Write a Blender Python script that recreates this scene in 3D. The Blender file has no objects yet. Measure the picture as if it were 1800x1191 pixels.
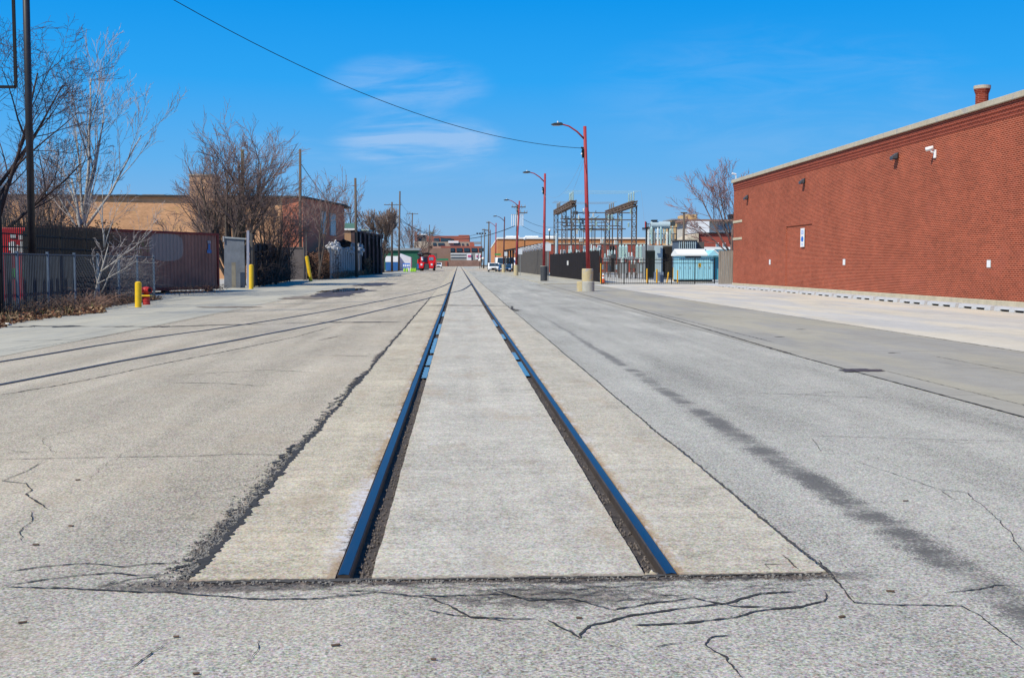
import bpy, math, random
from math import sin, cos, pi, radians, atan, sqrt, atan2
from mathutils import Vector, noise as mnoise
random.seed(7)
scn = bpy.context.scene
COL = scn.collection

# ------------------------------------------------------------------ camera
F, HC = 1950.0, 1.42
PX0, PY0, VX, VY = 900.0, 595.5, 806.0, 465.3
PITCH = atan((PY0 - VY) / F)
YAW = atan((PX0 - VX) / F * cos(PITCH))
cam_d = bpy.data.cameras.new('camera'); cam = bpy.data.objects.new('camera', cam_d)
COL.objects.link(cam); scn.camera = cam
cam.location = (0, 0, HC); cam.rotation_euler = (pi/2 - PITCH, 0, -YAW)
cam_d.sensor_width = 36; cam_d.lens = 36*F/1800; cam_d.clip_start = 0.05; cam_d.clip_end = 8000

# ------------------------------------------------------------------ light
SUN_EL, SUN_DX, SUN_DY = radians(47), -0.77, -0.638       # the sun stands to the left, a little behind
scn.view_settings.view_transform = 'Standard'; scn.view_settings.look = 'None'
scn.view_settings.gamma = 1; scn.view_settings.exposure = 0.12
sd = bpy.data.lights.new('sun', 'SUN'); sd.energy = 4.6; sd.angle = radians(0.5); sd.color = (1.0, 0.94, 0.78)
so = bpy.data.objects.new('sun', sd); COL.objects.link(so)
so.rotation_euler = Vector((SUN_DX*cos(SUN_EL), SUN_DY*cos(SUN_EL), sin(SUN_EL))).to_track_quat('Z', 'Y').to_euler()
so.location = (-30, -10, 40)

# ------------------------------------------------------------------ node helpers
class E:
    def __init__(s, nt, k): s.nt, s.k = nt, k
    def _m(s, op, *a, clamp=False):
        n = s.nt.nodes.new('ShaderNodeMath'); n.operation = op; n.use_clamp = clamp
        for i, v in enumerate(a):
            if isinstance(v, E): s.nt.links.new(v.k, n.inputs[i])
            else: n.inputs[i].default_value = v
        return E(s.nt, n.outputs[0])
    def __add__(s, o): return s._m('ADD', s, o)
    __radd__ = __add__
    def __sub__(s, o): return s._m('SUBTRACT', s, o)
    def __rsub__(s, o): return s._m('SUBTRACT', o, s)
    def __mul__(s, o): return s._m('MULTIPLY', s, o)
    __rmul__ = __mul__
    def __truediv__(s, o): return s._m('DIVIDE', s, o)
    def abs(s): return s._m('ABSOLUTE', s)
    def max(s, o): return s._m('MAXIMUM', s, o)
    def min(s, o): return s._m('MINIMUM', s, o)
    def pow(s, o): return s._m('POWER', s, o)
    def gt(s, o): return s._m('GREATER_THAN', s, o)
    def lt(s, o): return s._m('LESS_THAN', s, o)
    def ramp(s, a, b):                      # smooth 0..1 between a and b
        n = s.nt.nodes.new('ShaderNodeMapRange'); n.interpolation_type = 'SMOOTHSTEP'; n.clamp = True
        s.nt.links.new(s.k, n.inputs[0]); rev = a > b
        n.inputs[1].default_value, n.inputs[2].default_value = (b, a) if rev else (a, b)
        n.inputs[3].default_value, n.inputs[4].default_value = (1, 0) if rev else (0, 1)
        return E(s.nt, n.outputs[0])

class NT:
    def __init__(s, nt): s.nt = nt
    def new(s, t): return s.nt.nodes.new(t)
    def link(s, a, b): s.nt.links.new(a.k if isinstance(a, E) else a, b)
    def pos(s): return E(s.nt, s.new('ShaderNodeNewGeometry').outputs['Position'])
    def objc(s): return E(s.nt, s.new('ShaderNodeTexCoord').outputs['Object'])
    def xyz(s, v):
        n = s.new('ShaderNodeSeparateXYZ'); s.link(v, n.inputs[0]); return [E(s.nt, n.outputs[i]) for i in range(3)]
    def comb(s, x, y, z):
        n = s.new('ShaderNodeCombineXYZ')
        for i, v in enumerate((x, y, z)):
            if isinstance(v, E): s.link(v, n.inputs[i])
            else: n.inputs[i].default_value = v
        return E(s.nt, n.outputs[0])
    def vmul(s, v, c):
        n = s.new('ShaderNodeVectorMath'); n.operation = 'MULTIPLY'; s.link(v, n.inputs[0]); n.inputs[1].default_value = c
        return E(s.nt, n.outputs[0])
    def noise(s, v, scale, det=2, rough=.5, dist=0):
        n = s.new('ShaderNodeTexNoise'); s.link(v, n.inputs['Vector'])
        n.inputs['Scale'].default_value = scale; n.inputs['Detail'].default_value = det
        n.inputs['Roughness'].default_value = rough; n.inputs['Distortion'].default_value = dist
        return E(s.nt, n.outputs[0])
    def voro(s, v, scale, feat='F1', out='Distance'):
        n = s.new('ShaderNodeTexVoronoi'); n.feature = feat; s.link(v, n.inputs['Vector']); n.inputs['Scale'].default_value = scale
        return E(s.nt, n.outputs[out])
    def mix(s, f, a, b, mode='MIX'):
        n = s.new('ShaderNodeMix'); n.data_type = 'RGBA'; n.blend_type = mode; n.clamp_factor = True
        for v, i in ((f, 0), (a, 6), (b, 7)):
            if isinstance(v, E): s.link(v, n.inputs[i])
            elif i == 0: n.inputs[0].default_value = v
            else: n.inputs[i].default_value = (*v[:3], 1)
        return E(s.nt, n.outputs[2])
    def scalec(s, c, f):                    # colour times a number
        n = s.new('ShaderNodeVectorMath'); n.operation = 'SCALE'
        if isinstance(c, E): s.link(c, n.inputs[0])
        else: n.inputs[0].default_value = c[:3]
        if isinstance(f, E): s.link(f, n.inputs['Scale'])
        else: n.inputs['Scale'].default_value = f
        return E(s.nt, n.outputs[0])

MATS = {}
def newmat(name):
    m = bpy.data.materials.new(name); m.use_nodes = True
    b = m.node_tree.nodes['Principled BSDF']; MATS[name] = m
    return m, NT(m.node_tree), b
def setin(t, b, name, v):
    if isinstance(v, E): t.link(v, b.inputs[name])
    elif isinstance(v, tuple): b.inputs[name].default_value = (*v[:3], 1)
    else: b.inputs[name].default_value = v
def bump(t, b, h, strength=.3, dist=.01):
    n = t.new('ShaderNodeBump'); n.inputs['Strength'].default_value = strength; n.inputs['Distance'].default_value = dist
    t.link(h, n.inputs['Height']); t.link(n.outputs[0], b.inputs['Normal'])
def mat(name, col, rough=.75, var=.18, scale=2.0, metal=0, bmp=0, spec=.35, streak=None, col2=None, thr=.6):
    if name in MATS: return MATS[name]
    m, t, b = newmat(name); p = t.pos()
    if streak: p = t.vmul(p, streak)
    n1 = t.noise(p, scale, 5, .6); n2 = t.noise(p, scale*9, 3, .6)
    f = (n1-.5)*(2*var*1.6) + (n2-.5)*(var*1.4) + 1
    c = t.scalec(col, f.max(.05))
    if col2 is not None: c = t.mix(n1.ramp(thr-.04, thr+.05), c, col2)
    setin(t, b, 'Base Color', c); b.inputs['Roughness'].default_value = rough
    b.inputs['Metallic'].default_value = metal; b.inputs['Specular IOR Level'].default_value = spec
    if bmp: bump(t, b, n2, .5, bmp)
    return m

# ------------------------------------------------------------------ world: sky with thin cirrus
w = bpy.data.worlds.new('World'); scn.world = w; w.use_nodes = True
wt = NT(w.node_tree); bg = w.node_tree.nodes['Background']
sky = wt.new('ShaderNodeTexSky'); sky.sky_type = 'NISHITA'; sky.sun_disc = False
sky.sun_elevation = SUN_EL; sky.sun_rotation = atan2(SUN_DX, SUN_DY)
sky.altitude = 200; sky.air_density = 1.0; sky.dust_density = 0.6; sky.ozone_density = 3.0
hs = wt.new('ShaderNodeHueSaturation'); hs.inputs['Saturation'].default_value = 1.42; hs.inputs['Value'].default_value = 1.0
hs.inputs['Hue'].default_value = .497
wt.link(sky.outputs[0], hs.inputs['Color'])
tc = E(w.node_tree, wt.new('ShaderNodeTexCoord').outputs['Generated'])
dx, dy, dz = wt.xyz(tc)
dym = dy.max(.05); u = dx/dym; v = dz/dym
u2 = u + v*.25; vv = v - u*.06
cv = wt.comb(u2*1.0, vv*5.5, dy)
st = wt.noise(cv, 9, 7, .62, .6)
st2 = wt.noise(wt.comb(u2, vv*2.2, dy), 5, 4, .6, .4)
def blob(cu, cvv, ru, rv): return (1 - ((u-cu)/ru)*((u-cu)/ru) - ((v-cvv)/rv)*((v-cvv)/rv)).ramp(0, .8)
b1 = blob(-.045, .160, .085, .032)*.45; b2 = blob(-.035, .110, .088, .030)*1.05; b3 = blob(-.06, .085, .2, .02)*.18
b4 = blob(.30, .15, .22, .08)*.15; b5 = blob(-.17, .105, .07, .012)*.25
cl = (b1+b2+b3+b4+b5) * (st*.75+st2*.35).ramp(.42, .72)
front = dy.gt(.1)
cl = (cl*front*.62).min(.5)
gr = wt.new('ShaderNodeValToRGB'); wt.link(dz.max(0), gr.inputs[0]); el_ = gr.color_ramp.elements
stops = [(0, (.31, .50, .70)), (.035, (.245, .475, .765)), (.09, (.12, .44, .86)), (.16, (.028, .375, .90)), (.235, (.003, .30, .84)), (.45, (.002, .20, .66)), (1, (.002, .12, .45))]
for i, (p_, c_) in enumerate(stops):
    e_ = el_[i] if i < 2 else el_.new(p_)
    e_.position = p_; e_.color = (*[v_*1.0 for v_ in c_], 1)
grc = wt.scalec(E(w.node_tree, gr.outputs[0]), 9.7)
skyb = wt.mix(.992, E(w.node_tree, hs.outputs[0]), grc)
skyc = wt.mix(cl, skyb, (4.9, 6.3, 8.6))
wt.link(skyc, bg.inputs['Color']); bg.inputs['Strength'].default_value = 0.095

# ------------------------------------------------------------------ picture to ground helpers (real distances)
_F = Vector((sin(YAW)*cos(PITCH), cos(YAW)*cos(PITCH), -sin(PITCH)))
_R = Vector((cos(YAW), -sin(YAW), 0)); _U = _R.cross(_F)
def g(Y):                                    # the street climbs very slightly
    return 0.0015*(min(max(Y, 40), 520) - 40)
def ray(px, py):
    d = _F*F + _R*(px-PX0) + _U*(PY0-py); return d.x/d.y, d.z/d.y
def at(px, py, Y):
    a, b = ray(px, py); return Vector((a*Y, Y, HC + b*Y))
def G(px, py):
    a, b = ray(px, py); Y = -HC/b
    for _ in range(40): Y = (g(Y)-HC)/b
    return Vector((a*Y, Y, g(Y)))
def XY(px, Y): return ray(px, 480)[0]*Y
def ZY(py, Y): return HC + ray(850, py)[1]*Y

# ------------------------------------------------------------------ mesh building
ORI = {}
def tag(o, label=None, cat=None, group=None, kind=None):
    if label: o['label'] = label
    if cat: o['category'] = cat
    if group: o['group'] = group
    if kind: o['kind'] = kind
    return o
def thing(name, label, cat, loc, group=None, rz=0):
    o = bpy.data.objects.new(name, None); COL.objects.link(o); o.location = loc; o.rotation_euler.z = rz
    o.empty_display_size = .3
    ORI[o] = Vector(loc); return tag(o, label, cat, group)
class MB:
    def __init__(s): s.v, s.f = [], []
    def add(s, vs, fs):
        k = len(s.v); s.v += [tuple(q) for q in vs]; s.f += [tuple(i+k for i in q) for q in fs]; return s
    def box(s, x0, x1, y0, y1, z0, z1):
        return s.add([(x0,y0,z0),(x1,y0,z0),(x1,y1,z0),(x0,y1,z0),(x0,y0,z1),(x1,y0,z1),(x1,y1,z1),(x0,y1,z1)],
                     [(0,3,2,1),(4,5,6,7),(0,1,5,4),(1,2,6,5),(2,3,7,6),(3,0,4,7)])
    def cbox(s, c, d, rz=0, tilt=0):
        c = Vector(c); vs = []
        for sx, sy, sz in ((-1,-1,-1),(1,-1,-1),(1,1,-1),(-1,1,-1),(-1,-1,1),(1,-1,1),(1,1,1),(-1,1,1)):
            x, y, z = sx*d[0]/2, sy*d[1]/2, sz*d[2]/2
            x, z = x*cos(tilt)+z*sin(tilt), -x*sin(tilt)+z*cos(tilt)
            x, y = x*cos(rz)-y*sin(rz), x*sin(rz)+y*cos(rz)
            vs.append((c.x+x, c.y+y, c.z+z))
        return s.add(vs, [(0,3,2,1),(4,5,6,7),(0,1,5,4),(1,2,6,5),(2,3,7,6),(3,0,4,7)])
    def bar(s, a, b, wd, ht=None):            # rectangular bar between two points (upright section)
        a, b = Vector(a), Vector(b); d = b-a; ht = ht or wd
        if d.length < 1e-6: return s
        d.normalize(); up = Vector((0,0,1)) if abs(d.z) < .95 else Vector((0,1,0))
        r = d.cross(up).normalized()*wd/2; q = r.cross(d).normalized()*ht/2
        vs = [p+i*r+j*q for p in (a, b) for i, j in ((-1,-1),(1,-1),(1,1),(-1,1))]
        return s.add(vs, [(0,1,2,3),(7,6,5,4),(0,4,5,1),(1,5,6,2),(2,6,7,3),(3,7,4,0)])
    def tube(s, a, b, r0, r1=None, n=8, cap=True):
        return s.path([a, b], [r0, r0 if r1 is None else r1], n, cap)
    def path(s, pts, rs, n=6, cap=True):
        pts = [Vector(p) for p in pts]; k = len(s.v); m = len(pts)
        if isinstance(rs, (int, float)): rs = [rs]*m
        for i, p in enumerate(pts):
            d = (pts[min(i+1, m-1)] - pts[max(i-1, 0)])
            d = d.normalized() if d.length > 1e-9 else Vector((0,0,1))
            up = Vector((0,0,1)) if abs(d.z) < .9 else Vector((1,0,0))
            r = d.cross(up).normalized(); q = d.cross(r)
            for j in range(n):
                a = 2*pi*j/n; s.v.append(tuple(p + (r*cos(a) + q*sin(a))*rs[i]))
        for i in range(m-1):
            for j in range(n):
                a, b = k+i*n+j, k+i*n+(j+1) % n
                s.f.append((a, b, b+n, a+n))
        if cap: s.f.append(tuple(k+j for j in range(n))[::-1]); s.f.append(tuple(k+(m-1)*n+j for j in range(n)))
        return s
    def lathe(s, c, prof, n=20):
        c = Vector(c); k = len(s.v)
        for r, z in prof:
            for j in range(n): s.v.append((c.x+r*cos(2*pi*j/n), c.y+r*sin(2*pi*j/n), c.z+z))
        for i in range(len(prof)-1):
            for j in range(n):
                a, b = k+i*n+j, k+i*n+(j+1) % n; s.f.append((a, b, b+n, a+n))
        s.f.append(tuple(k+j for j in range(n))[::-1]); s.f.append(tuple(k+(len(prof)-1)*n+j for j in range(n)))
        return s
    def prism(s, pts, z0, z1):
        n = len(pts); return s.add([(x,y,z0) for x,y in pts]+[(x,y,z1) for x,y in pts],
            [tuple(range(n))[::-1], tuple(range(n,2*n))]+[(i,(i+1)%n,(i+1)%n+n,i+n) for i in range(n)])
    def extr(s, pts3, off):                   # polygon of 3D points extruded by a vector
        n = len(pts3); off = Vector(off); P = [Vector(p) for p in pts3]
        return s.add(P+[p+off for p in P], [tuple(range(n))[::-1], tuple(range(n,2*n))]+[(i,(i+1)%n,(i+1)%n+n,i+n) for i in range(n)])
    def blobm(s, c, r, seed=0, amp=.3, n=7, m=10):
        c = Vector(c); k = len(s.v); rr = r if isinstance(r, (tuple, list)) else (r, r, r)
        for i in range(n+1):
            th = pi*i/n
            for j in range(m):
                ph = 2*pi*j/m; d = Vector((sin(th)*cos(ph), sin(th)*sin(ph), cos(th)))
                q = 1 + amp*mnoise.noise(d*2.3 + Vector((seed*3.1, seed, 0)))*2
                s.v.append((c.x+d.x*rr[0]*q, c.y+d.y*rr[1]*q, c.z+d.z*rr[2]*q))
        for i in range(n):
            for j in range(m):
                a, b = k+i*m+j, k+i*m+(j+1) % m; s.f.append((a, a+m, b+m, b))
        return s
    def build(s, name, m, parent=None, origin=None, smooth=False, bevel=0, label=None):
        o0 = ORI[parent] if parent else Vector(origin) if origin else Vector((0,0,0))
        me = bpy.data.meshes.new(name)
        me.from_pydata([(x-o0.x, y-o0.y, z-o0.z) for x,y,z in s.v], [], s.f); me.update()
        if smooth: me.polygons.foreach_set('use_smooth', [True]*len(me.polygons))
        o = bpy.data.objects.new(name, me); COL.objects.link(o)
        if parent: o.parent = parent
        else: o.location = o0
        ORI[o] = o0; me.materials.append(m)
        if bevel:
            bm = o.modifiers.new('bevel', 'BEVEL'); bm.width = bevel; bm.segments = 2; bm.limit_method = 'ANGLE'
        if label: o['label'] = label
        return o
def copy_tree(o, parent=None):
    c = o.copy(); COL.objects.link(c); c.parent = parent
    for ch in list(o.children): copy_tree(ch, c)
    return c
def rnd(a, b): return random.uniform(a, b)

# ------------------------------------------------------------------ ground materials
def asphalt():
    m, t, b = newmat('worn asphalt'); P = t.pos(); x, y, z = t.xyz(P)
    fine = t.noise(P, 75, 4, .75); peb = t.voro(P, 95, 'F1', 'Color'); pebf = t.xyz(peb)[0]
    med = t.noise(P, 7, 5, .6); big = t.noise(t.vmul(P, (1, .3, 1)), .8, 4, .6)
    strk = t.noise(t.vmul(P, (1, .06, 1)), 1.6, 4, .55)
    side = x.ramp(-.6, 1.8)
    base = t.mix(side, (.44, .378, .285), (.400, .378, .322))
    near = y.ramp(7.5, 3.9)
    base = t.mix(near*.75, base, (.40, .372, .318))
    fine2 = t.noise(P, 34, 3, .6)
    f = 1 + (fine-.5)*3.1 + (fine2-.5)*1.1 + (pebf-.5)*.6 + (med-.5)*.55 + (big-.5)*.8 + (strk-.5)*.8
    c = t.scalec(base, f.max(.2))
    c = t.mix(.24, c, t.voro(P, 120, 'F1', 'Color'), 'SOFT_LIGHT')
    darkpit = (fine*.6 + t.noise(P, 150, 2, .6)*.4).ramp(.40, .33)
    c = t.mix(darkpit*.6, c, (.12, .115, .11))
    # warm rusty wash at bottom left of the centre
    c = t.mix((t.noise(P, .9, 3, .6).ramp(.5, .66))*.28*x.ramp(.6, -.6), c, (.45, .36, .25))
    # oil trail along the right lane
    wob = (t.noise(t.comb(y*.45, 0, 0), 1, 3, .5)-.5)*.16 + (t.noise(P, 9, 5, .7)-.5)*.20
    tw = y.ramp(30, 4)*.085 + .03
    d = (x - 2.325 + wob).abs()
    jag0 = t.noise(P, 2.6, 5, .7)
    blot = t.noise(t.comb(x*.3, y, 0), .8, 4, .65)
    edge = (d/tw + (fine-.5)*3.2 + (fine2-.5)*1.6 + (t.noise(P, 11, 5, .7)-.5)*1.4)
    oil = edge.ramp(1.5, .6) * (blot+(fine2-.5)*.5+(jag0-.5)*.5).ramp(.36, .56) * y.ramp(40, 14)
    c = t.mix(oil*(.70+.18*y.ramp(14, 4)), c, (.092, .086, .082))
    # broken joint beside the slab on the left: aggregate torn open
    jag = t.noise(P, 10, 6, .8); wy = t.noise(t.comb(0, y, 3.3), .55, 2, .6)
    nearw = y.ramp(10.5, 5.2)
    bw = (wy.ramp(.42, .62)*.085 + nearw*.026 + .008)*y.ramp(60, 18)
    dd = (-1.205 - x) + (jag-.5)*.30 + (fine2-.5)*.08
    brk = (dd/(bw+.0001)+(fine-.5)*1.2).ramp(1.16, .92)*x.lt(-1.15)*(y + (jag-.5)*.3).ramp(4.82, 4.92)
    # end of the slab: the same torn band across the street
    inx = x.ramp(-1.62, -1.2)*x.ramp(2.0, 1.55)
    de = (4.93 - y).abs() + (jag-.5)*.16 + (fine-.5)*.05
    brk2 = (de + (t.noise(P, 3.2, 4, .7)-.5)*.16).ramp(.075, .035)*inx*y.lt(5.0)
    # crazed patch before the slab end
    ex = (x-.42)/.62; ey = (y-4.66)/.2
    cr = (1 - ex*ex - ey*ey + (jag-.5)*4).ramp(.3, .9)
    ex2 = (x+1.05)/.62; ey2 = (y-4.90)/.13
    cr2 = (1 - ex2*ex2 - ey2*ey2 + (jag-.5)*2.6).ramp(.0, .7)
    k = (brk.max(brk2)).max(cr*.62).max(cr2*.8)
    dk = t.scalec(t.mix(t.noise(P, 12, 3, .7).ramp(.4, .62), (.085, .075, .070), (.17, .13, .10)), (1 + (t.noise(P, 45, 4, .8)-.5)*5.0).max(.15))
    c = t.mix(k, c, dk)
    hole = k*t.noise(P, 28, 4, .7).ramp(.46, .40)
    c = t.mix(hole*.9, c, (.02, .018, .017))
    # dark tyre polish and repairs further out
    far = t.noise(t.vmul(P, (1, .12, 1)), .55, 3, .6).ramp(.56, .72)*y.ramp(10, 30)
    c = t.mix(far*.25, c, (.25, .245, .24))
    setin(t, b, 'Base Color', c); b.inputs['Roughness'].default_value = .88; b.inputs['Specular IOR Level'].default_value = .25
    bump(t, b, fine*.6 + pebf*.12 + jag*k*3.5 - hole*1.2 + med*.5, .55, .012)
    return m
def slabmat():
    m, t, b = newmat('track slab concrete'); P = t.pos(); x, y, z = t.xyz(P)
    fine = t.noise(P, 80, 4, .72); med = t.noise(P, 5, 5, .6); big = t.noise(P, .7, 4, .6)
    lines = t.noise(t.vmul(P, (.35, 6, 1)), 2.2, 4, .6); strk = t.noise(t.vmul(P, (1, .05, 1)), 5, 3, .5)
    cen = (x-.225).abs()
    base = t.mix(cen.ramp(.45, .8), (.485, .442, .36), (.50, .428, .308))
    base = t.mix(x.ramp(.9, 1.2)*.6, base, (.465, .425, .345))
    f = 1 + (fine-.5)*2.3 + (t.noise(P, 28, 3, .6)-.5)*.9 + (med-.5)*.60 + (big-.5)*.70 + (lines-.5)*.50 + (strk-.5)*.3
    c = t.scalec(base, f.max(.3))
    c = t.mix(.24, c, t.voro(P, 110, 'F1', 'Color'), 'SOFT_LIGHT')
    peb = t.voro(P, 70, 'F1', 'Color'); pf = t.xyz(peb)[1]
    c = t.mix(pf.ramp(.86, .9)*.35, c, (.62, .6, .56))
    c = t.mix(pf.ramp(.10, .06)*.4, c, (.2, .18, .16))
    # darkish wheel path between the rails
    c = t.mix((x-.1).abs().ramp(.30, .05)*t.noise(t.vmul(P,(1,.2,1)), 1.4, 4, .6).ramp(.45, .7)*.30, c, (.29, .275, .25))
    # rust outside the rails, lime next to it
    dl = (-.562 - x); dr = (x - 1.002)
    rn = t.noise(t.vmul(P, (2, 1, 1)), 2.6, 5, .7)
    rl = (dl + (rn-.5)*.1).ramp(.10, .0)*dl.gt(0)*rn.ramp(.34, .56); rr = (dr + (rn-.5)*.08).ramp(.055, .0)*dr.gt(0)*rn.ramp(.30, .5)
    c = t.mix((rl.max(rr))*.70, c, (.34, .20, .09))
    lm = t.noise(t.vmul(P, (2.5, .9, 1)), 2.3, 5, .75)
    l1 = (dl + (lm-.5)*.3).ramp(.12, .02)*lm.ramp(.5, .6)*dl.gt(0) ; l2 = (dr + (lm-.5)*.25).ramp(.15, .02)*lm.ramp(.5, .6)*dr.gt(0)
    c = t.mix((l1.max(l2))*.6, c, (.62, .60, .60))
    lp = (dl + (t.noise(P, 7, 5, .8)-.5)*.22).ramp(.13, .03)*dl.gt(0)*(y-6.3).abs().ramp(1.3, .5)
    c = t.mix(lp*t.noise(P, 20, 4, .8).ramp(.35, .6)*.75, c, (.66, .65, .68))
    tn = t.noise(t.vmul(P, (1.6, .5, 1)), 1.1, 5, .72).ramp(.52, .66)
    c = t.mix(tn*.38, c, (.40, .30, .20))
    sp_ = t.noise(P, 3.6, 5, .8).ramp(.63, .70); c = t.mix(sp_*.45, c, (.58, .56, .52))
    chip = (dl + (t.noise(P, 16, 5, .8)-.5)*.22).ramp(.02, .0)*dl.gt(0)*t.noise(P, 1.2, 2, .5).ramp(.48, .56)
    c = t.mix(chip*.85, c, (.10, .085, .07))
    # dirty worn near edge
    ed = (y + (t.noise(P, 14, 5, .8)-.5)*.09).ramp(4.995, 4.965)
    c = t.mix(ed*.6, c, (.24, .185, .13))
    setin(t, b, 'Base Color', c); b.inputs['Roughness'].default_value = .9; b.inputs['Specular IOR Level'].default_value = .2
    bump(t, b, fine*.7 + med*.4 + lines*.4, .4, .010)
    return m
def concrete(name, ca, cb=None, joints=None, stains=.3):
    m, t, b = newmat(name); P = t.pos(); x, y, z = t.xyz(P)
    fine = t.noise(P, 30, 4, .7); med = t.noise(P, 3, 5, .65); big = t.noise(t.vmul(P, (1, .35, 1)), .5, 5, .6)
    strk = t.noise(t.vmul(P, (.9, .14, 1)), .9, 5, .6)
    c = t.mix(strk.ramp(.38, .62), ca, cb or ca)
    f = 1 + (fine-.5)*.4 + (med-.5)*.3 + (big-.5)*.5
    c = t.scalec(c, f.max(.3))
    c = t.mix(t.noise(t.vmul(P, (.6, .25, 1)), 1.7, 6, .7).ramp(.56, .7)*stains, c, (.2, .185, .165))
    if joints:
        jx, jy = joints
        def near(v, s): n = (v/s); return ((n - n._m('ROUND', n)).abs()*s).ramp(.014, .006)
        c = t.mix((near(x+.13, jx).max(near(y+.4, jy)))*.7, c, (.13, .12, .11))
    setin(t, b, 'Base Color', c); b.inputs['Roughness'].default_value = .88; b.inputs['Specular IOR Level'].default_value = .2
    bump(t, b, fine + med*.6, .3, .01)
    return m
M_asph = asphalt(); M_slab = slabmat()
M_walk = concrete('left pavement concrete', (.47, .43, .335), (.40, .375, .31), (1.5, 3.0), .35)
M_apron = concrete('apron concrete', (.385, .35, .27), (.33, .31, .27), (30, 3.05), .3)
M_gut = concrete('gutter concrete', (.385, .355, .29), (.345, .325, .28), (30, 3.05), .25)
M_lot = concrete('lot concrete', (.60, .54, .43), (.50, .48, .44), (4.6, 6), .28)
M_walk2 = concrete('wall side walk concrete', (.52, .53, .54), (.47, .48, .5), (30, 1.5), .12)
M_dirt = mat('dirt', (.17, .13, .09), .95, .35, 3, bmp=.03)
M_gravel = mat('substation gravel', (.42, .40, .36), .95, .25, 4, bmp=.02)
M_flange = mat('flangeway dirt', (.072, .060, .054), .95, .7, 14, bmp=.02)
M_crack_shadow = mat('crack and shadow dark', (.045, .042, .04), .95, .5, 30)
M_joint = mat('joint filler', (.075, .068, .06), .95, .4, 12)
def railmat():
    m, t, b = newmat('worn rail steel'); P = t.pos()
    n = t.noise(t.vmul(P, (6, .6, 1)), 6, 5, .75)
    setin(t, b, 'Base Color', t.mix(n.ramp(.35, .7), (.045, .060, .095), (.10, .11, .14)))
    b.inputs['Metallic'].default_value = .9; setin(t, b, 'Roughness', n*.3 + .18); return m
M_rail = railmat()
M_railside = mat('rusty rail side', (.060, .046, .038), .7, .4, 8)
def watermat():
    m, t, b = newmat('puddle water'); b.inputs['Base Color'].default_value = (.035, .045, .05, 1)
    b.inputs['Roughness'].default_value = .03; b.inputs['Specular IOR Level'].default_value = .9
    P = t.pos(); bump(t, b, t.noise(P, 6, 2, .5), .04, .01); return m
M_water = watermat()

# ------------------------------------------------------------------ ground geometry
def yseq(a, b, fine=False):
    ys = [a]; 
    while ys[-1] < b:
        y = ys[-1]; st = (.03 if y < 12 else .08 if y < 20 else .4) if fine and y >= 4.5 and y < 30 else max(1.0, abs(y)*.12)
        if fine and y < 4.5: st = .05
        if y < 40 < y+st: st = 40-y
        if y < 520 < y+st: st = 520-y
        ys.append(min(y+st, b))
    return ys
def nz(y, s, f, amp): return mnoise.noise(Vector((y*f, s*7.7, 1.3)))*amp + mnoise.noise(Vector((y*f*4.3, s*3.1, 5)))*amp*.5
def strip(name, m, xa, xb, y0, y1, z, fine=False, thick=0, nx=1):
    mb = MB(); ys = yseq(y0, y1, fine)
    fa = xa if callable(xa) else (lambda y: xa); fb = xb if callable(xb) else (lambda y: xb)
    for jy, y in enumerate(ys):
        for i in range(nx+1):
            x = fa(y)+(fb(y)-fa(y))*i/nx
            yj = y + ((nz(x, 8, 6, .018) + nz(x, 3, 31, .014)) if thick == .06 and fine and jy < 2 else 0)
            mb.v.append((x, yj, z+g(y)-(.003 if thick == .06 and fine and jy == 0 else 0)))
    k = nx+1
    for j in range(len(ys)-1):
        for i in range(nx): mb.f.append((j*k+i, j*k+i+1, (j+1)*k+i+1, (j+1)*k+i))
    if thick:
        n0 = len(mb.v)
        for y in ys: mb.v += [(fa(y), y, z+g(y)-thick), (fb(y), y, z+g(y)-thick)]
        for j in range(len(ys)-1):
            mb.f.append((j*k, (j+1)*k, n0+2*(j+1), n0+2*j)); mb.f.append((j*k+nx, n0+2*j+1, n0+2*j+3, (j+1)*k+nx))
        f0 = len(mb.v)
        for i in range(nx+1): v_ = mb.v[i]; mb.v.append((v_[0], v_[1]+.004, z-thick))
        for i in range(nx): mb.f.append((i, f0+i, f0+i+1, i+1))
    o = mb.build(name, m); tag(o, kind='structure'); return o
def nz(y, s, f, amp): return mnoise.noise(Vector((y*f, s*7.7, 1.3)))*amp + mnoise.noise(Vector((y*f*4.3, s*3.1, 5)))*amp*.5
EL = lambda y: -1.208 + nz(y, 1, 1.4, .024) + nz(y, 5, 6, .006)
ER = lambda y: 1.672 + nz(y, 2, .5, .02) + nz(y, 6, 8, .004)
strip('ground', M_dirt, -900, 900, -60, 4200, -.09)
YS = 4.965
strip('road', M_asph, -7.1, -1.15, -30, 500, 0)
strip('road', M_asph, 1.62, 5.26, -30, 500, 0)
strip('road', M_asph, -1.15, 1.62, -30, YS+.02, 0)
strip('track_bed', M_flange, -1.15, 1.62, YS+.02, 500, -.042)
strip('track_slab', M_slab, EL, -.563, YS, 500, .009, True, .06, 48)
strip('track_slab', M_slab, lambda y: -.398+nz(y, 3, 3, .006), lambda y: .847+nz(y, 4, 3, .006), YS-.01, 500, .009, True, .06, 48)
strip('track_slab', M_slab, 1.004, ER, YS, 500, .009, True, .06, 48)
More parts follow.
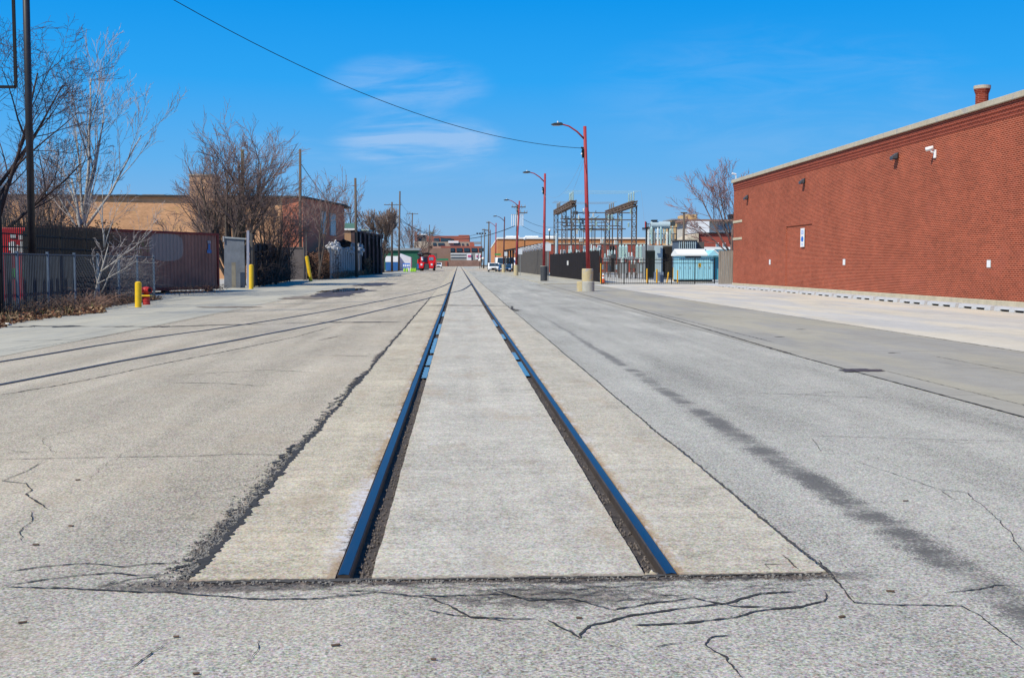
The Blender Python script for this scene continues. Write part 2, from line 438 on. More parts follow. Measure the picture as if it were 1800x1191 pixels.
# main line rails: head, set flush, flangeway on the inner side
for x0, x1, ye in ((-.560, -.500, YS+.045), (.940, 1.001, YS-.005)):
    t = thing('rail', ('left' if x0 < 0 else 'right') + ' rail of the straight track in the slab, polished blue steel', 'rail', (x0, ye, 0), 'straight running rails')
    mb = MB(); ys = yseq(ye, 500, False)
    for y in ys: mb.v += [(x0+.006, y, .010+g(y)), ((x0+x1)/2, y, .0135+g(y)), (x1-.006, y, .010+g(y))]
    for j in range(len(ys)-1):
        for i in range(2): mb.f.append((j*3+i, j*3+i+1, j*3+4+i, j*3+3+i))
    mb.build('rail_head', M_rail, t, smooth=True)
    mb = MB()
    for y in ys: mb.v += [(x0-.002, y, -.04+g(y)), (x0, y, .004+g(y)), (x0+.006, y, .0095+g(y)), (x1-.006, y, .0095+g(y)), (x1, y, .003+g(y)), (x1+.002, y, -.04+g(y))]
    for j in range(len(ys)-1):
        for i in (0, 1, 3, 4): mb.f.append((j*6+i, j*6+i+1, j*6+7+i, j*6+6+i))
    mb.f.append((5, 4, 3, 2, 1, 0)); mb.build('rail_web', M_railside, t)
# loose grit in the flangeways
mb = MB()
for k in range(1100):
    y = YS + .05 + (random.random()**2.2)*22; x = random.choice((rnd(-.48, -.40), rnd(.85, .93))); r = rnd(.003, .009)
    mb.blobm((x, y, -.036), r, k, .5, 3, 5)
tag(mb.build('grit', mat('grit stones', (.15, .125, .11), .9, .5, 60)), 'small loose stones and grit lying in the rail grooves', 'grit', kind='stuff')
tag(MB().blobm((.885, 4.985, -.012), (.034, .022, .026), 4, .3, 8, 12).build('stone', M_slab, smooth=True, origin=(.885,4.985,-.04)), 'pale round stone wedged beside the end of the right rail', 'stone')
# standing water in the grooves
for (xa, xb, segs, lb) in ((-.484, -.402, ((14.1, 15.6), (15.9, 17.6), (18.1, 21.8), (23, 27), (31, 34)), 'left'), (.852, .934, ((14.3, 16.4), (16.8, 18.2), (21.5, 23), (26, 29)), 'right')):
    for i, (a, b_) in enumerate(segs):
        mb = MB(); n = 14
        pts = []
        for k in range(n): y = a+(b_-a)*k/(n-1); pts.append((xa+.012*abs(sin(k*2.1+i)), y))
        for k in range(n): y = b_-(b_-a)*k/(n-1); pts.append((xb-.012*abs(sin(k*1.7+i)), y))
        mb.add([(x, y, -.016) for x, y in pts], [tuple(range(2*n))])
        tag(mb.build('rail_groove_water', M_water), kind='structure')
# diverging track
import bisect
def interp(pts):
    pts = sorted(pts); ys = [p[0] for p in pts]
    def f(y):
        i = min(max(bisect.bisect(ys, y)-1, 0), len(pts)-2)
        (y0, x0), (y1, x1) = pts[i], pts[i+1]; q = (y-y0)/(y1-y0)
        def sl(k):
            k = min(max(k, 0), len(pts)-1); a, b = max(k-1, 0), min(k+1, len(pts)-1)
            return (pts[b][1]-pts[a][1])/(pts[b][0]-pts[a][0])
        m0, m1, h = sl(i)*(y1-y0), sl(i+1)*(y1-y0), q
        return (2*h**3-3*h*h+1)*x0+(h**3-2*h*h+h)*m0+(-2*h**3+3*h*h)*x1+(h**3-h*h)*m1
    return f
def gp(*l): 
    out = []
    for px, py in l: q = G(px, py); out.append((q.y, q.x))
    return out
outer = interp(gp((0, 635.5), (200, 602.5), (400, 574.5), (560, 549), (740, 514), (773.6, 504.7)) + [(88, -.53), (8, -8.2)])
inner = interp(gp((0, 675.5), (200, 636.5), (400, 600), (560, 569), (602, 560), (740, 527.3), (788.7, 515.6), (812, 509.7)) + [(80, .95), (6, -6.9)])
for f_, y0, y1, lb in ((outer, 8, 88, 'upper rail of the branch track curving off to the left edge'), (inner, 6, 80, 'lower rail of the branch track, crossing the left running rail')):
    mb = MB(); mg = MB(); n = 160
    for k in range(n+1):
        y = y0+(y1-y0)*k/n; x = f_(y); zz = g(y)+ (.0125 if x > -1.25 else .004)
        mb.v += [(x-.035, y, zz+.001), (x+.035, y, zz+.001)]; mg.v += [(x+.030, y, zz), (x+.085+.01*sin(k), y, zz)]
        if k: a = 2*(k-1); mb.f.append((a, a+1, a+3, a+2)); mg.f.append((a, a+1, a+3, a+2))
    t = thing('rail', lb, 'rail', (f_(y0), y0, 0), 'branch rails curving left')
    mb.build('rail_head', mat('dull branch rail', (.06, .062, .075), .5, .4, 5, metal=.5), t); mg.build('flangeway', mat('branch groove', (.06, .05, .045), .95, .4, 6), t)
# left pavement, dirt verge
strip('pavement', M_walk, -13.6, -7.1, -30, 175, .004)
strip('verge', M_gravel, -60, -13.6, 48, 400, .0)
strip('pavement', M_walk, -11, -7.1, 175, 500, .004)
# right side
KR = interp([(-30, 5.26), (10, 5.26), (17, 5.28), (26, 5.5), (48, 5.83), (80, 6.0), (500, 6.0)])
strip('gutter', M_gut, 5.26, 5.70, -30, 62, .004)
strip('apron', M_apron, 5.70, 9.2, -30, 62, .004)
strip('lot', M_lot, 9.2, 16.7, -30, 77.6, .006)
strip('walkway', M_walk2, 16.7, 40, -30, 78, .03, thick=.03)
strip('apron', M_apron, 5.26, 9.2, 62, 78, .004)
strip('road', M_asph, 5.26, 6.0, 78, 500, 0)
strip('pavement', M_walk, 6.0, 10.6, 78, 500, .06, thick=.06)
strip('yard', M_gravel, 10.6, 200, 77.9, 178, .01)
strip('yard', M_lot, 10.6, 19, 78.0, 96, .016)

# cracks, seams and a painted pole shadow as thin sheets
def ribbon(mb, pts, wd, jit, z=.0045, seed=0):
    P = [Vector((p[0], p[1])) for p in pts]; out = []
    for i in range(len(P)-1):
        L = (P[i+1]-P[i]).length; st = max(.018, (P[i].y)*.004); n = max(2, int(L/st))
        for k in range(n): out.append(P[i].lerp(P[i+1], k/n))
    out.append(P[-1]); m = len(out); k0 = len(mb.v)
    for i, p in enumerate(out):
        d = (out[min(i+1, m-1)]-out[max(i-1, 0)]); d = d.normalized() if d.length > 0 else Vector((1, 0)); nn = Vector((-d.y, d.x))
        q = Vector((p.x*9, p.y*9, seed)); off = (mnoise.noise(q)+.6*mnoise.noise(q*3.3)+.4*mnoise.noise(q*8))*jit
        wv = wd*(.35+1.1*abs(mnoise.noise(q*2.1+Vector((5, 5, 5))))*1.6)*min(1, (i+1)/6, (m-i)/6)
        wv *= (1.05 if p.y < 5.4 else 1) + abs(d.x)*max(1.05, (min(p.y, 60)-5.2)/3.6)
        c = p + nn*off; a, b = c+nn*wv/2, c-nn*wv/2
        mb.v += [(a.x, a.y, g(a.y)+z), (b.x, b.y, g(b.y)+z)]
        if i: k = k0+2*(i-1); mb.f.append((k, k+1, k+3, k+2))
def cr(mb, pxs, wd=.009, jit=.012, seed=0, z=.0045): ribbon(mb, [G(*p).xy for p in pxs], wd, jit, z, seed)
mb = MB()
CRACKS_SHADOW = [([(8,576),(60,573.5),(160,574)], .11, .02), ([(155,574),(300,574),(400,570.5),(470,570)], .06, .02), ([(560,566),(600,566.5),(705,566)], .06, .015), ([(475,569.5),(560,566)], .02, .02),  # a tapering pole shadow, painted as dark strips across the left pavement
 ([(0,808),(80,806),(230,803),(330,802),(420,798),(515,800)], .008, .006), ([(75,812),(45,829),(4,845),(45,850),(58,861),(44,868),(88,897)], .011, .01),
 ([(55,899),(57,915),(35,935),(37,952)], .010, .01), ([(0,1008),(60,998),(150,990),(220,996),(260,991),(325,990)], .010, .01),
 ([(0,1030),(60,1022),(130,1012),(200,1007),(240,1012),(320,1008)], .010, .01), ([(0,1032),(100,1034),(200,1038),(300,1041),(360,1047),(470,1054),(560,1052),(650,1042),(700,1040)], .011, .012),
 ([(160,1036),(230,1018),(310,1010)], .008, .008), ([(215,1182),(250,1160),(300,1125)], .007, .014), ([(440,1165),(462,1118)], .005, .012),
 ([(650,1040),(720,1046),(760,1052),(830,1086),(960,1090)], .009, .014), ([(960,1090),(1020,1122),(1032,1100),(1100,1085),(1180,1072),(1280,1060),(1330,1044),(1400,1040)], .011, .015),
 ([(860,1034),(930,1056),(1000,1052),(1080,1072),(1130,1062),(1220,1052),(1290,1066),(1370,1068)], .010, .012), ([(1110,1100),(1200,1096),(1290,1086),(1330,1074),(1410,1066),(1450,1057),(1452,1040)], .011, .01),
 ([(1290,1115),(1252,1120),(1240,1134),(1275,1155),(1305,1192)], .010, .012), ([(1140,1137),(1200,1130)], .009, .01), ([(1060,1132),(1100,1140)], .006, .01),
 ([(1480,1032),(1500,1060),(1600,1064),(1690,1065),(1722,1082),(1760,1112),(1800,1142)], .009, .01), ([(1440,985),(1460,1010),(1482,1035)], .02, .012), ([(1660,1042),(1720,1036),(1750,1028),(1800,1030)], .009, .01),
 ([(1500,810),(1570,832),(1650,860),(1700,866),(1745,905),(1770,930),(1800,972)], .006, .014), ([(1400,765),(1600,771),(1800,776)], .006, .008), ([(1425,768),(1445,795)], .005, .01),
 ([(1650,860),(1680,880)], .006, .01), ([(0,618),(84,607),(178,592),(278,573),(355,557),(450,540)], .015, .03), ([(0,694),(100,678),(200,658),(271,642),(400,617),(520,592),(580,575)], .016, .02),
 ([(280,672),(400,674),(470,680)], .008, .012), ([(20,600),(130,597),(190,590)], .016, .02), ([(560,598),(600,590)], .02, .02), ([(560,624),(650,626),(665,624)], .010, .01), ([(560,655),(470,650),(300,660)], .008, .01),
 ([(905,700),(960,698)], .005, .006), ([(1300,690),(1420,694),(1560,700)], .007, .012), ([(920,920),(1000,921)], .004, .004), ([(560,760),(510,790)], .01, .01),
 ([(700,1048),(880,1046),(1000,1060)], .008, .014), ([(740,1070),(790,1080),(900,1092)], .008, .014), ([(150,850),(180,820),(230,790)], .004, .02), ([(100,800),(70,770),(180,745)], .004, .03)]
random.seed(17)
for i, (p, w_, j) in enumerate(CRACKS_SHADOW):
    cr(mb, p, w_*(.72 if w_ < .013 else 1), j, i)
    if w_ < .013:                              # fine side branches
        Q = [G(*q_).xy for q_ in p]
        for a, b in zip(Q, Q[1:]):
            L = (b-a).length
            for k in range(int(L*1.5)):
                q_ = a.lerp(b, random.random()); an = atan2((b-a).y, (b-a).x)+random.choice((-1, 1))*rnd(.35, 1.1); l_ = rnd(.05, .22)*(1+q_.y/14)
                e_ = q_+Vector((cos(an), sin(an)))*l_; e2 = e_+Vector((cos(an+rnd(-.8, .8)), sin(an+rnd(-.8, .8))))*l_*.7
                ribbon(mb, [q_, e_, e2], rnd(.002, .0045), .02, .0045, k+i*7)
# crazing network in front of the slab
random.seed(11)
for k in range(230):
    x, y = (rnd(-.9, 1.45) if k % 2 else random.gauss(.45, .4)), 4.9-abs(random.gauss(0, .15)); L = rnd(.04, .22); a = rnd(-.35, .35)
    ribbon(mb, [(x, y), (x+L*cos(a), y+L*sin(a)*.5)], rnd(.0015, .0045), .024, .0045, k)
for k in range(40):
    x, y = rnd(-1.65, -1.25), rnd(4.85, 8); L = rnd(.05, .2); a = rnd(.6, 1.9)
    ribbon(mb, [(x, y), (x+L*cos(a), y+L*sin(a))], rnd(.003, .007), .015, .0045, k+80)
tag(mb.build('road_cracks_and_strips', M_crack_shadow), kind='structure')  # real cracks together with the painted shadow strips
mb = MB()                                     # seams on and beside the slab
mcr = MB(); mg_ = MB()
for k in range(2600):
    if random.random() < .86: y = 5+abs(random.gauss(0, 2.6)); x = EL(min(y, 30))-.01-abs(random.gauss(0, .055))*(1 if y < 8 else .6)
    else: y = YS-.02-abs(random.gauss(0, .03)); x = rnd(-1.5, 1.7)
    r = rnd(.003, .0095); mg_.blobm((x, y, r*.4), (r, r*rnd(.6, 1), r*.7), k, .5, 3, 5)
tag(mg_.build('gravel', mat('loose aggregate', (.20, .185, .165), .9, .9, 70)), 'loose crumbled aggregate along the broken edge of the slab', 'gravel', kind='stuff')
def seam(pts, wd, jit, z, s=0): ribbon(mb, pts, wd, jit, z, s)
rs = [(ER(y)+.008, y) for y in [5+.5*i for i in range(60)]]; seam(rs, .020, .012, .0125, 3)
rs = [(ER(y)+.006, y) for y in [35+2*i for i in range(40)]]; seam(rs, .03, .02, .0125, 4)
rs = [(EL(y)-.004, y) for y in [5.0+.5*i for i in range(90)]]; ribbon(mcr, rs, .042, .030, .0125, 5); ribbon(mcr, [(x_-.05, y_) for x_, y_ in rs[:20]], .03, .09, .006, 15)
seam([(-1.2, YS-.012), (1.66, YS-.012)], .020, .010, .0048, 9)
for y in (38.5,): seam([(-1.2, y), (1.65, y)], .05, .01, .0125, y)
seam([(1.44, 5.0), (1.44, 5.09), (1.56, 5.09)], .007, .006, .0125, 6); seam([(1.575, 5.0), (1.57, 5.25)], .016, .008, .0125, 7); 
for pxs in ([(760,536.5),(812,536)], [(884,538),(900,538.5),(900,545),(915,548)], [(893,541),(905,544),(918,546)]): cr(mb, pxs, .05, .03, 2, .0125)
for x, y0, y1, ww, jj in ((5.26, 0, 17, .024, .004), (5.70, 0, 15, .012, .012), (7.38, 0, 17, .014, .006), (9.2, 0, 78, .02, .01)):
    seam([(x, y0+(y1-y0)*i/12) for i in range(13)], ww, jj, .0105, x)
seam([(KR(y), y) for y in range(17, 80, 2)], .05, .02, .0105, 8)
seam([(5.72+.02*y/10, y) for y in range(20, 34, 2)], .02, .03, .0105, 12)
for xx, yy in ((6.9, 17.5), (6.2, 21.5), (7.4, 24), (8.3, 15.5), (6.1, 31)): seam([(xx, yy), (xx+.22, yy+.02)], .05, .01, .0105, yy)
tag(mb.build('road_seams', M_joint), kind='structure'); tag(mcr.build('road_cracks_and_strips', M_crack_shadow), kind='structure')
# small lying leaf-like debris
random.seed(5); mb = MB()
for px, py in ((63,958),(137,844),(125,925),(1592,881),(1018,1087),(762,1160),(830,985),(1166,950),(310,1120),(345,1185),(40,1095),(1480,1085),(1565,1040),(590,1135)):
    q = G(px, py); a = rnd(-.4, .4); mb.cbox((q.x, q.y, .006), (rnd(.02, .035), rnd(.008, .014), .005), a)
tag(mb.build('debris', mat('dry debris', (.14, .09, .06), .9, .4, 30)), 'scattered bits of dry bark and leaf on the asphalt', 'debris', kind='stuff')
# patches: dark dirt and puddle on the left, brown stain on the right gutter
def patch(name, m, px, py, rx, ry, z, seed, kind='structure'):
    c = G(px, py); mb = MB(); n = 56; vs = []
    for k in range(n):
        a = 2*pi*k/n; q = 1+.55*mnoise.noise(Vector((cos(a)*2.2, sin(a)*2.2, seed)))+.28*mnoise.noise(Vector((cos(a)*8, sin(a)*8, seed)))
        x, y = c.x+rx*cos(a)*q, c.y+ry*sin(a)*q; vs.append((x, y, g(c.y)+z))
    mb.add(vs, [tuple(range(n))]); return tag(mb.build(name, m), kind=kind)
M_mud = mat('wet mud', (.085, .062, .05), .6, .4, 3)
M_mud2 = mat('dry silt', (.22, .18, .14), .95, .4, 3)
for i, a in enumerate(((612, 512, 1.15, 5.6), (660, 499.5, 1.2, 6.5), (585, 519, .9, 3.0), (545, 523, 1.0, 2.2), (400, 540, .9, .7))): patch('mud', M_mud2 if i > 2 else M_mud, *a, .0085+.0012*i, i+2)
patch('puddle', M_water, 611, 509.5, .72, 4.6, .016, 8); patch('puddle', M_water, 572, 512, .35, 1.6, .016, 3)
patch('mud', M_mud, 1517, 651.5, .30, .20, .0105, 5)
# left verge of dead leaves and weeds
mb = MB(); vp = [(-11.3, 20.5), (-10.2, 23.6), (-10.9, 27.5), (-11.0, 31), (-10.6, 33.3), (-11.2, 35.0), (-12.0, 37.5), (-12.3, 47), (-20, 47), (-20, 18)]
mb.prism(vp, .0, .016); tag(mb.build('verge', mat('leaf litter soil', (.085, .052, .032), .95, .6, 9, bmp=.03)), kind='structure')

# ------------------------------------------------------------------ brick
def brick(name, ca, cb, mortar, bw=.205, bh=.068, ms=.010, patch=.2, dirt=.15, fade=None):
    m, t, b = newmat(name); P = t.pos(); x, y, z = t.xyz(P)
    nrm = t.xyz(E(t.nt, t.new('ShaderNodeNewGeometry').outputs['Normal']))
    sx = nrm[0].abs().gt(.6); uu = y*sx + x*(1-sx)
    br = t.new('ShaderNodeTexBrick'); t.link(t.comb(uu, z, 0), br.inputs['Vector'])
    br.inputs['Scale'].default_value = 1; br.inputs['Brick Width'].default_value = bw; br.inputs['Row Height'].default_value = bh
    br.inputs['Mortar Size'].default_value = ms; br.inputs['Mortar Smooth'].default_value = .3; br.inputs['Bias'].default_value = -.1
    br.inputs['Color1'].default_value = (*ca, 1); br.inputs['Color2'].default_value = (*cb, 1); br.inputs['Mortar'].default_value = (*mortar, 1)
    big = t.noise(P, .45, 5, .65); med = t.noise(t.comb(uu*.7, z*2.2, 0), 1.8, 5, .7)
    c = E(t.nt, br.outputs['Color'])
    c = t.scalec(c, ((big-.5)*2*patch + (med-.5)*1.6*dirt + 1).max(.2))
    if fade: c = t.mix(t.noise(P, .8, 6, .75).ramp(.54, .68)*.35, c, fade)
    setin(t, b, 'Base Color', c); b.inputs['Roughness'].default_value = .9; b.inputs['Specular IOR Level'].default_value = .2
    n = t.new('ShaderNodeBump'); n.inputs['Strength'].default_value = .4; n.inputs['Distance'].default_value = .006; n.invert = True
    t.link(br.outputs['Fac'], n.inputs['Height']); t.link(n.outputs[0], b.inputs['Normal']); return m
B_red = brick('red orange brick', (.275, .047, .019), (.15, .025, .010), (.54, .20, .125), ms=.0115, patch=.36, dirt=.45, fade=(.34, .095, .065))
B_cor = brick('dark red corbel brick', (.24, .040, .018), (.15, .024, .012), (.40, .14, .10), patch=.2)
B_tan = brick('tan common brick', (.66, .33, .16), (.52, .245, .115), (.64, .42, .26), patch=.3, dirt=.6, fade=(.62, .42, .16))
B_brn = brick('brown red brick', (.56, .17, .09), (.46, .125, .07), (.38, .2, .15), patch=.2)
B_org = brick('orange warehouse brick', (.62, .25, .085), (.54, .20, .07), (.5, .27, .15), patch=.12)
B_mar = brick('maroon brick', (.34, .055, .035), (.26, .042, .03), (.34, .13, .1), patch=.2)
M_stone = mat('weathered cream coping', (.48, .42, .32), .85, .25, 2, bmp=.01, col2=(.40, .37, .33), thr=.6)
M_conc = mat('pale concrete trim', (.50, .44, .32), .85, .2, 3, bmp=.01)
M_white = mat('white paint', (.80, .80, .80), .5, .05, 3)
M_roofw = mat('white membrane roof', (.82, .82, .80), .6, .05, 2)
M_blk = mat('black metal', (.018, .017, .018), .6, .3, 4, spec=.15)
M_slate = mat('black fence panel', (.022, .018, .019), .8, .35, 2.5, spec=.1)
M_slate2 = mat('grey fence panel', (.105, .095, .088), .8, .25, 2.5, spec=.1)
M_glass = mat('dark window glass', (.025, .05, .075), .12, .2, 1.5, spec=.6)
M_glassb = mat('blue window glass', (.16, .24, .30), .2, .2, 1.5, spec=.6)
M_steel = mat('galvanised steel', (.36, .38, .38), .5, .2, 3, metal=.4)
M_lat = mat('rusty lattice steel', (.115, .095, .085), .7, .4, 6)
M_lattop = mat('rusty beam', (.17, .115, .085), .75, .4, 4)
M_teal = mat('pale green porcelain', (.45, .60, .58), .3, .1, 5)
M_pory = mat('white porcelain', (.75, .78, .76), .3, .1, 5)
M_yel = mat('yellow bollard paint', (.78, .50, .02), .5, .12, 5, col2=(.38, .20, .05), thr=.64)
M_red = mat('red painted steel', (.42, .028, .025), .5, .2, 4)
M_redp = mat('faded red pole paint', (.33, .035, .04), .55, .3, 2.2, col2=(.07, .03, .035), thr=.60)
M_bluep = mat('blue grey galvanised post', (.10, .14, .20), .5, .3, 6)
M_tanc = mat('tan pole footing', (.50, .41, .24), .85, .2, 4, bmp=.01, col2=(.38, .36, .33), thr=.56)
M_gryc = mat('grey pole footing', (.40, .39, .35), .85, .2, 4, bmp=.01)
M_wood = mat('weathered pole wood', (.115, .09, .072), .85, .35, 6, streak=(8, 8, .4))
M_board = mat('grey fence boards', (.30, .255, .215), .85, .6, 3, streak=(5, 5, .25), bmp=.01)

# the big red brick building on the right: wall on x = 18.4, corner at y = 73.8
BX, BY, BH = 18.42, 73.9, 6.86
bld = thing('brick_building', 'long orange red brick building with cream coping and blank side wall, filling the right side', 'building', (BX, BY, 0))
mb = MB()
z0, z1 = .21, BH-.52
R0, R1, RZ = 57.3, 61.9, 3.55               # bricked-in opening, slightly recessed
mb.box(BX, BX+45, -20, R0, z0, z1); mb.box(BX, BX+45, R1, BY, z0, z1); mb.box(BX, BX+45, R0, R1, RZ, z1); mb.box(BX+.05, BX+45, R0, R1, z0, RZ)
mb.build('wall', B_red, bld)
mb = MB(); zc = z1
for i, (h, p) in enumerate(((.135, .018), (.135, .034), (.25, .055))): mb.box(BX-p, BX+45, -20, BY+p, zc, zc+h); zc += h
mb.build('corbel', B_cor, bld)
mb = MB(); yy = -20
while yy < BY: e = min(yy+1.5, BY+.16); mb.box(BX-.16, BX+.35, yy+.004, e-.004, zc+.002, zc+.21); yy = e
mb.box(BX-.10, BX+.30, -20, BY+.1, zc, zc+.15)
mb.box(BX+.35, BX+45, BY-.3, BY+.16, zc+.002, zc+.21); mb.build('coping', M_stone, bld, bevel=.015)
MB().box(BX-.05, BX+45, -20, BY+.05, -.05, z0).build('plinth', M_conc, bld, bevel=.02)
for zz in (ZY(421.5, BY), ZY(391.5, BY)): MB().box(BX-.035, BX+.6, BY-2.25, BY+.035, zz-.01, zz+.15).build('stone_band', M_conc, bld, bevel=.01)
def wallpt(px, py): 
    a, b_ = ray(px, py); Y = BX/a; return Vector((BX, Y, HC+b_*Y))
for i, (px, py, s, lb) in enumerate(((1315, 346.5, 1.0, 'dark wall light nearest the far corner of the brick wall'), (1414.5, 318, 1.05, 'dark wall light above the blue and white sign'), (1578, 274, 1.05, 'dark wall light next to the white camera'))):
    q = wallpt(px, py); t = thing('wall_light', lb, 'wall light', q, 'wall lights on the brick wall'); s *= .72
    MB().box(q.x-.06, q.x, q.y-.10, q.y+.10, q.z-.13, q.z+.13).build('mount', M_blk, t)
    mb = MB(); mb.extr([(q.x-.06, q.y-.17, q.z+.13), (q.x-.06, q.y-.17, q.z-.12), (q.x-.38*s, q.y-.17, q.z-.14), (q.x-.38*s, q.y-.17, q.z-.04)], (0, .34, 0))
    mb.build('lamp_head', mat('grey lamp housing', (.07, .075, .085), .5, .2, 8), t, bevel=.015)
    MB().box(q.x-.35*s, q.x-.10, q.y-.14, q.y+.14, q.z-.165, q.z-.142).build('lens', M_glass, t)
q = wallpt(1645, 268); t = thing('security_camera', 'white security camera on a bracket high on the brick wall', 'camera', q)
MB().box(q.x-.07, q.x, q.y-.08, q.y+.08, q.z-.22, q.z+.10).build('bracket', M_white, t, bevel=.02)
MB().path([(q.x-.05, q.y, q.z+.0), (q.x-.16, q.y, q.z+.02), (q.x-.22, q.y+.02, q.z+.10)], .035, 8).build('arm', M_white, t)
MB().tube((q.x-.12, q.y-.05, q.z+.18), (q.x-.36, q.y+.10, q.z+.12), .08, .08, 12).build('housing', M_white, t, smooth=True)
q = wallpt(1411, 417.5); t = thing('parking_sign', 'tall white and blue notice sign screwed to the brick wall', 'sign', q)
hw, hh = .52, .50
MB().box(q.x-.025, q.x-.004, q.y-hw*.62, q.y+hw*.62, q.z-hh, q.z+hh).build('panel', M_white, t)
M_blue = mat('sign blue', (.03, .17, .62), .5, .05, 2)
mb = MB(); n = 24; mb.add([(q.x-.028, q.y+.21*cos(2*pi*k/n), q.z-.08+.15*sin(2*pi*k/n)) for k in range(n)], [tuple(range(n))]); mb.build('blue_symbol', M_blue, t)
M_lblue = mat('sign pale blue', (.30, .46, .80), .5, .05, 2)
for zz, ww, h in ((.36, .19, .05), (.28, .24, .05), (.20, .20, .05), (-.34, .15, .03), (-.40, .11, .03)): MB().box(q.x-.028, q.x-.0255, q.y-ww, q.y+ww, q.z+zz-h/2, q.z+zz+h/2).build('lettering', M_lblue, t)
for i, (px, py, hy, hz, lb) in enumerate(((1353.5, 460.5, .16, .155, 'small white plate low on the brick wall, the one farthest from the camera'), (1484, 460.5, .17, .15, 'small white plate low on the brick wall, to the right below the blue sign'), (1738.5, 463.5, .145, .135, 'small white plate low on the brick wall, nearest the camera'))):
    q = wallpt(px, py); t = thing('wall_plate', lb, 'sign', q, 'white plates on the brick wall')
    MB().box(q.x-.012, q.x-.002, q.y-hy, q.y+hy, q.z-hz, q.z+hz).build('frame', M_steel, t)
    MB().box(q.x-.018, q.x-.0125, q.y-hy*.9, q.y+hy*.9, q.z-hz*.92, q.z+hz*.92).build('panel', M_white, t)
# chimney and roof vent
cx, cy = BX+1.6, (BX+1.6)/ray(1726, 175)[0]; zt = HC+ray(1726, 151)[1]*cy
t = thing('chimney', 'round red brick chimney with cream cap behind the parapet', 'chimney', (cx, cy, BH-.3))
MB().lathe((cx, cy, BH-.4), [(.235, 0), (.235, zt-BH+.4-.32), (.29, zt-BH+.4-.17), (.29, zt-BH+.4-.13)], 24).build('stack', B_cor, t, smooth=False)
MB().lathe((cx, cy, zt-.13), [(.30, 0), (.31, .01), (.31, .13), (.2, .135)], 24).build('cap', M_stone, t)
cx, cy = BX+1.3, (BX+1.3)/ray(1702, 197)[0]; zt = HC+ray(1702, 193)[1]*cy
t = thing('roof_vent', 'low grey metal roof vent beside the round chimney', 'vent', (cx, cy, BH-.3))
MB().lathe((cx, cy, BH-.3), [(.22, 0), (.22, zt-BH+.3-.12)], 16).build('duct', M_steel, t)
MB().lathe((cx, cy, zt-.12), [(.32, 0), (.34, .03), (.30, .10), (.05, .14)], 18).build('hood', M_steel, t, smooth=True)
q = Vector((BX+.05, BY-.3, BH+.2)); t = thing('roof_camera', 'small white camera on a stub post at the corner of the parapet', 'camera', q)
MB().tube(q, q+Vector((0, 0, .35)), .03).build('post', M_white, t); MB().tube(q+Vector((0, 0, .36)), q+Vector((-.28, -.05, .42)), .06).build('housing', M_white, t)
# wheel stops by the wall
sy = [16.42*1950/(x-806)*.995 for x in (1756, 1688, 1634, 1586, 1544, 1504, 1469, 1438, 1411, 1386, 1364, 1344, 1326, 1309)]
stop = None; dd = 2.45; y0 = sy[0]
M_stop = mat('white wheel stop', (.47, .47, .48), .7, .12, 4)
for k in range(-2, 15):
    yc = y0 + 1.25 + k*dd - .0
    if yc > 75: break
    if stop is None:
        stop = thing('wheel_stop', '', 'wheel stop', (16.6, yc, .03), 'white wheel stops along the wall'); mb = MB()
        prof = [(-.12, 0), (-.09, .13), (.05, .15), (.12, .15), (.12, 0)]
        def seg(a, b, zb):
            mb.extr([(16.6+x, a, .01+max(z, zb)) for x, z in prof], (0, b-a, 0))
        seg(yc-1.1, yc-.72, 0); seg(yc-.16, yc+.16, 0); seg(yc+.72, yc+1.1, 0); seg(yc-.72, yc-.16, .065); seg(yc+.16, yc+.72, .065)
        mb.build('block', M_stop, stop); MB().box(16.53, 16.72, yc-.72, yc-.16, .031, .062).build('drain_slot', M_blk, stop); MB().box(16.53, 16.72, yc+.16, yc+.72, .031, .062).build('drain_slot', M_blk, stop); so_ = stop
    else: so_ = copy_tree(stop); so_.location = (16.6, yc, .03)
    so_['label'] = 'white wheel stop in the row along the foot of the brick wall'

# ------------------------------------------------------------------ left buildings
A = at(531.8, 344.7, 106.7); Bp = at(604.7, 358.8, 121)
zT = A.z
lb_ = thing('brick_building', 'tan and red brick building with a square chimney block behind the bare trees', 'building', (A.x, A.y, 0))
L0 = at(108, 341.5, 104.2)
mb = MB(); mb.prism([(L0.x-14, L0.y), (A.x, A.y), (A.x, A.y+20), (L0.x-14, A.y+20)], 0, zT-.18); mb.build('front_wall', B_tan, lb_)
dvx, dvy = Bp.x-A.x, Bp.y-A.y
mb = MB(); mb.prism([(A.x+.02, A.y-.25), (A.x+dvx+.02, A.y+dvy), (A.x+dvx-9, A.y+dvy+2), (A.x-9, A.y+.3)], 0, zT-.2); mb.build('side_wall', B_brn, lb_)
mb = MB(); mb.prism([(L0.x-14.1, L0.y-.15), (A.x+.1, A.y-.4), (A.x+dvx+.15, A.y+dvy-.1), (A.x+dvx+.15, A.y+dvy+6), (L0.x-14.1, A.y+20.1)], zT-.18, zT); mb.build('coping', mat('dark roof edge', (.05, .045, .04), .8), lb_)
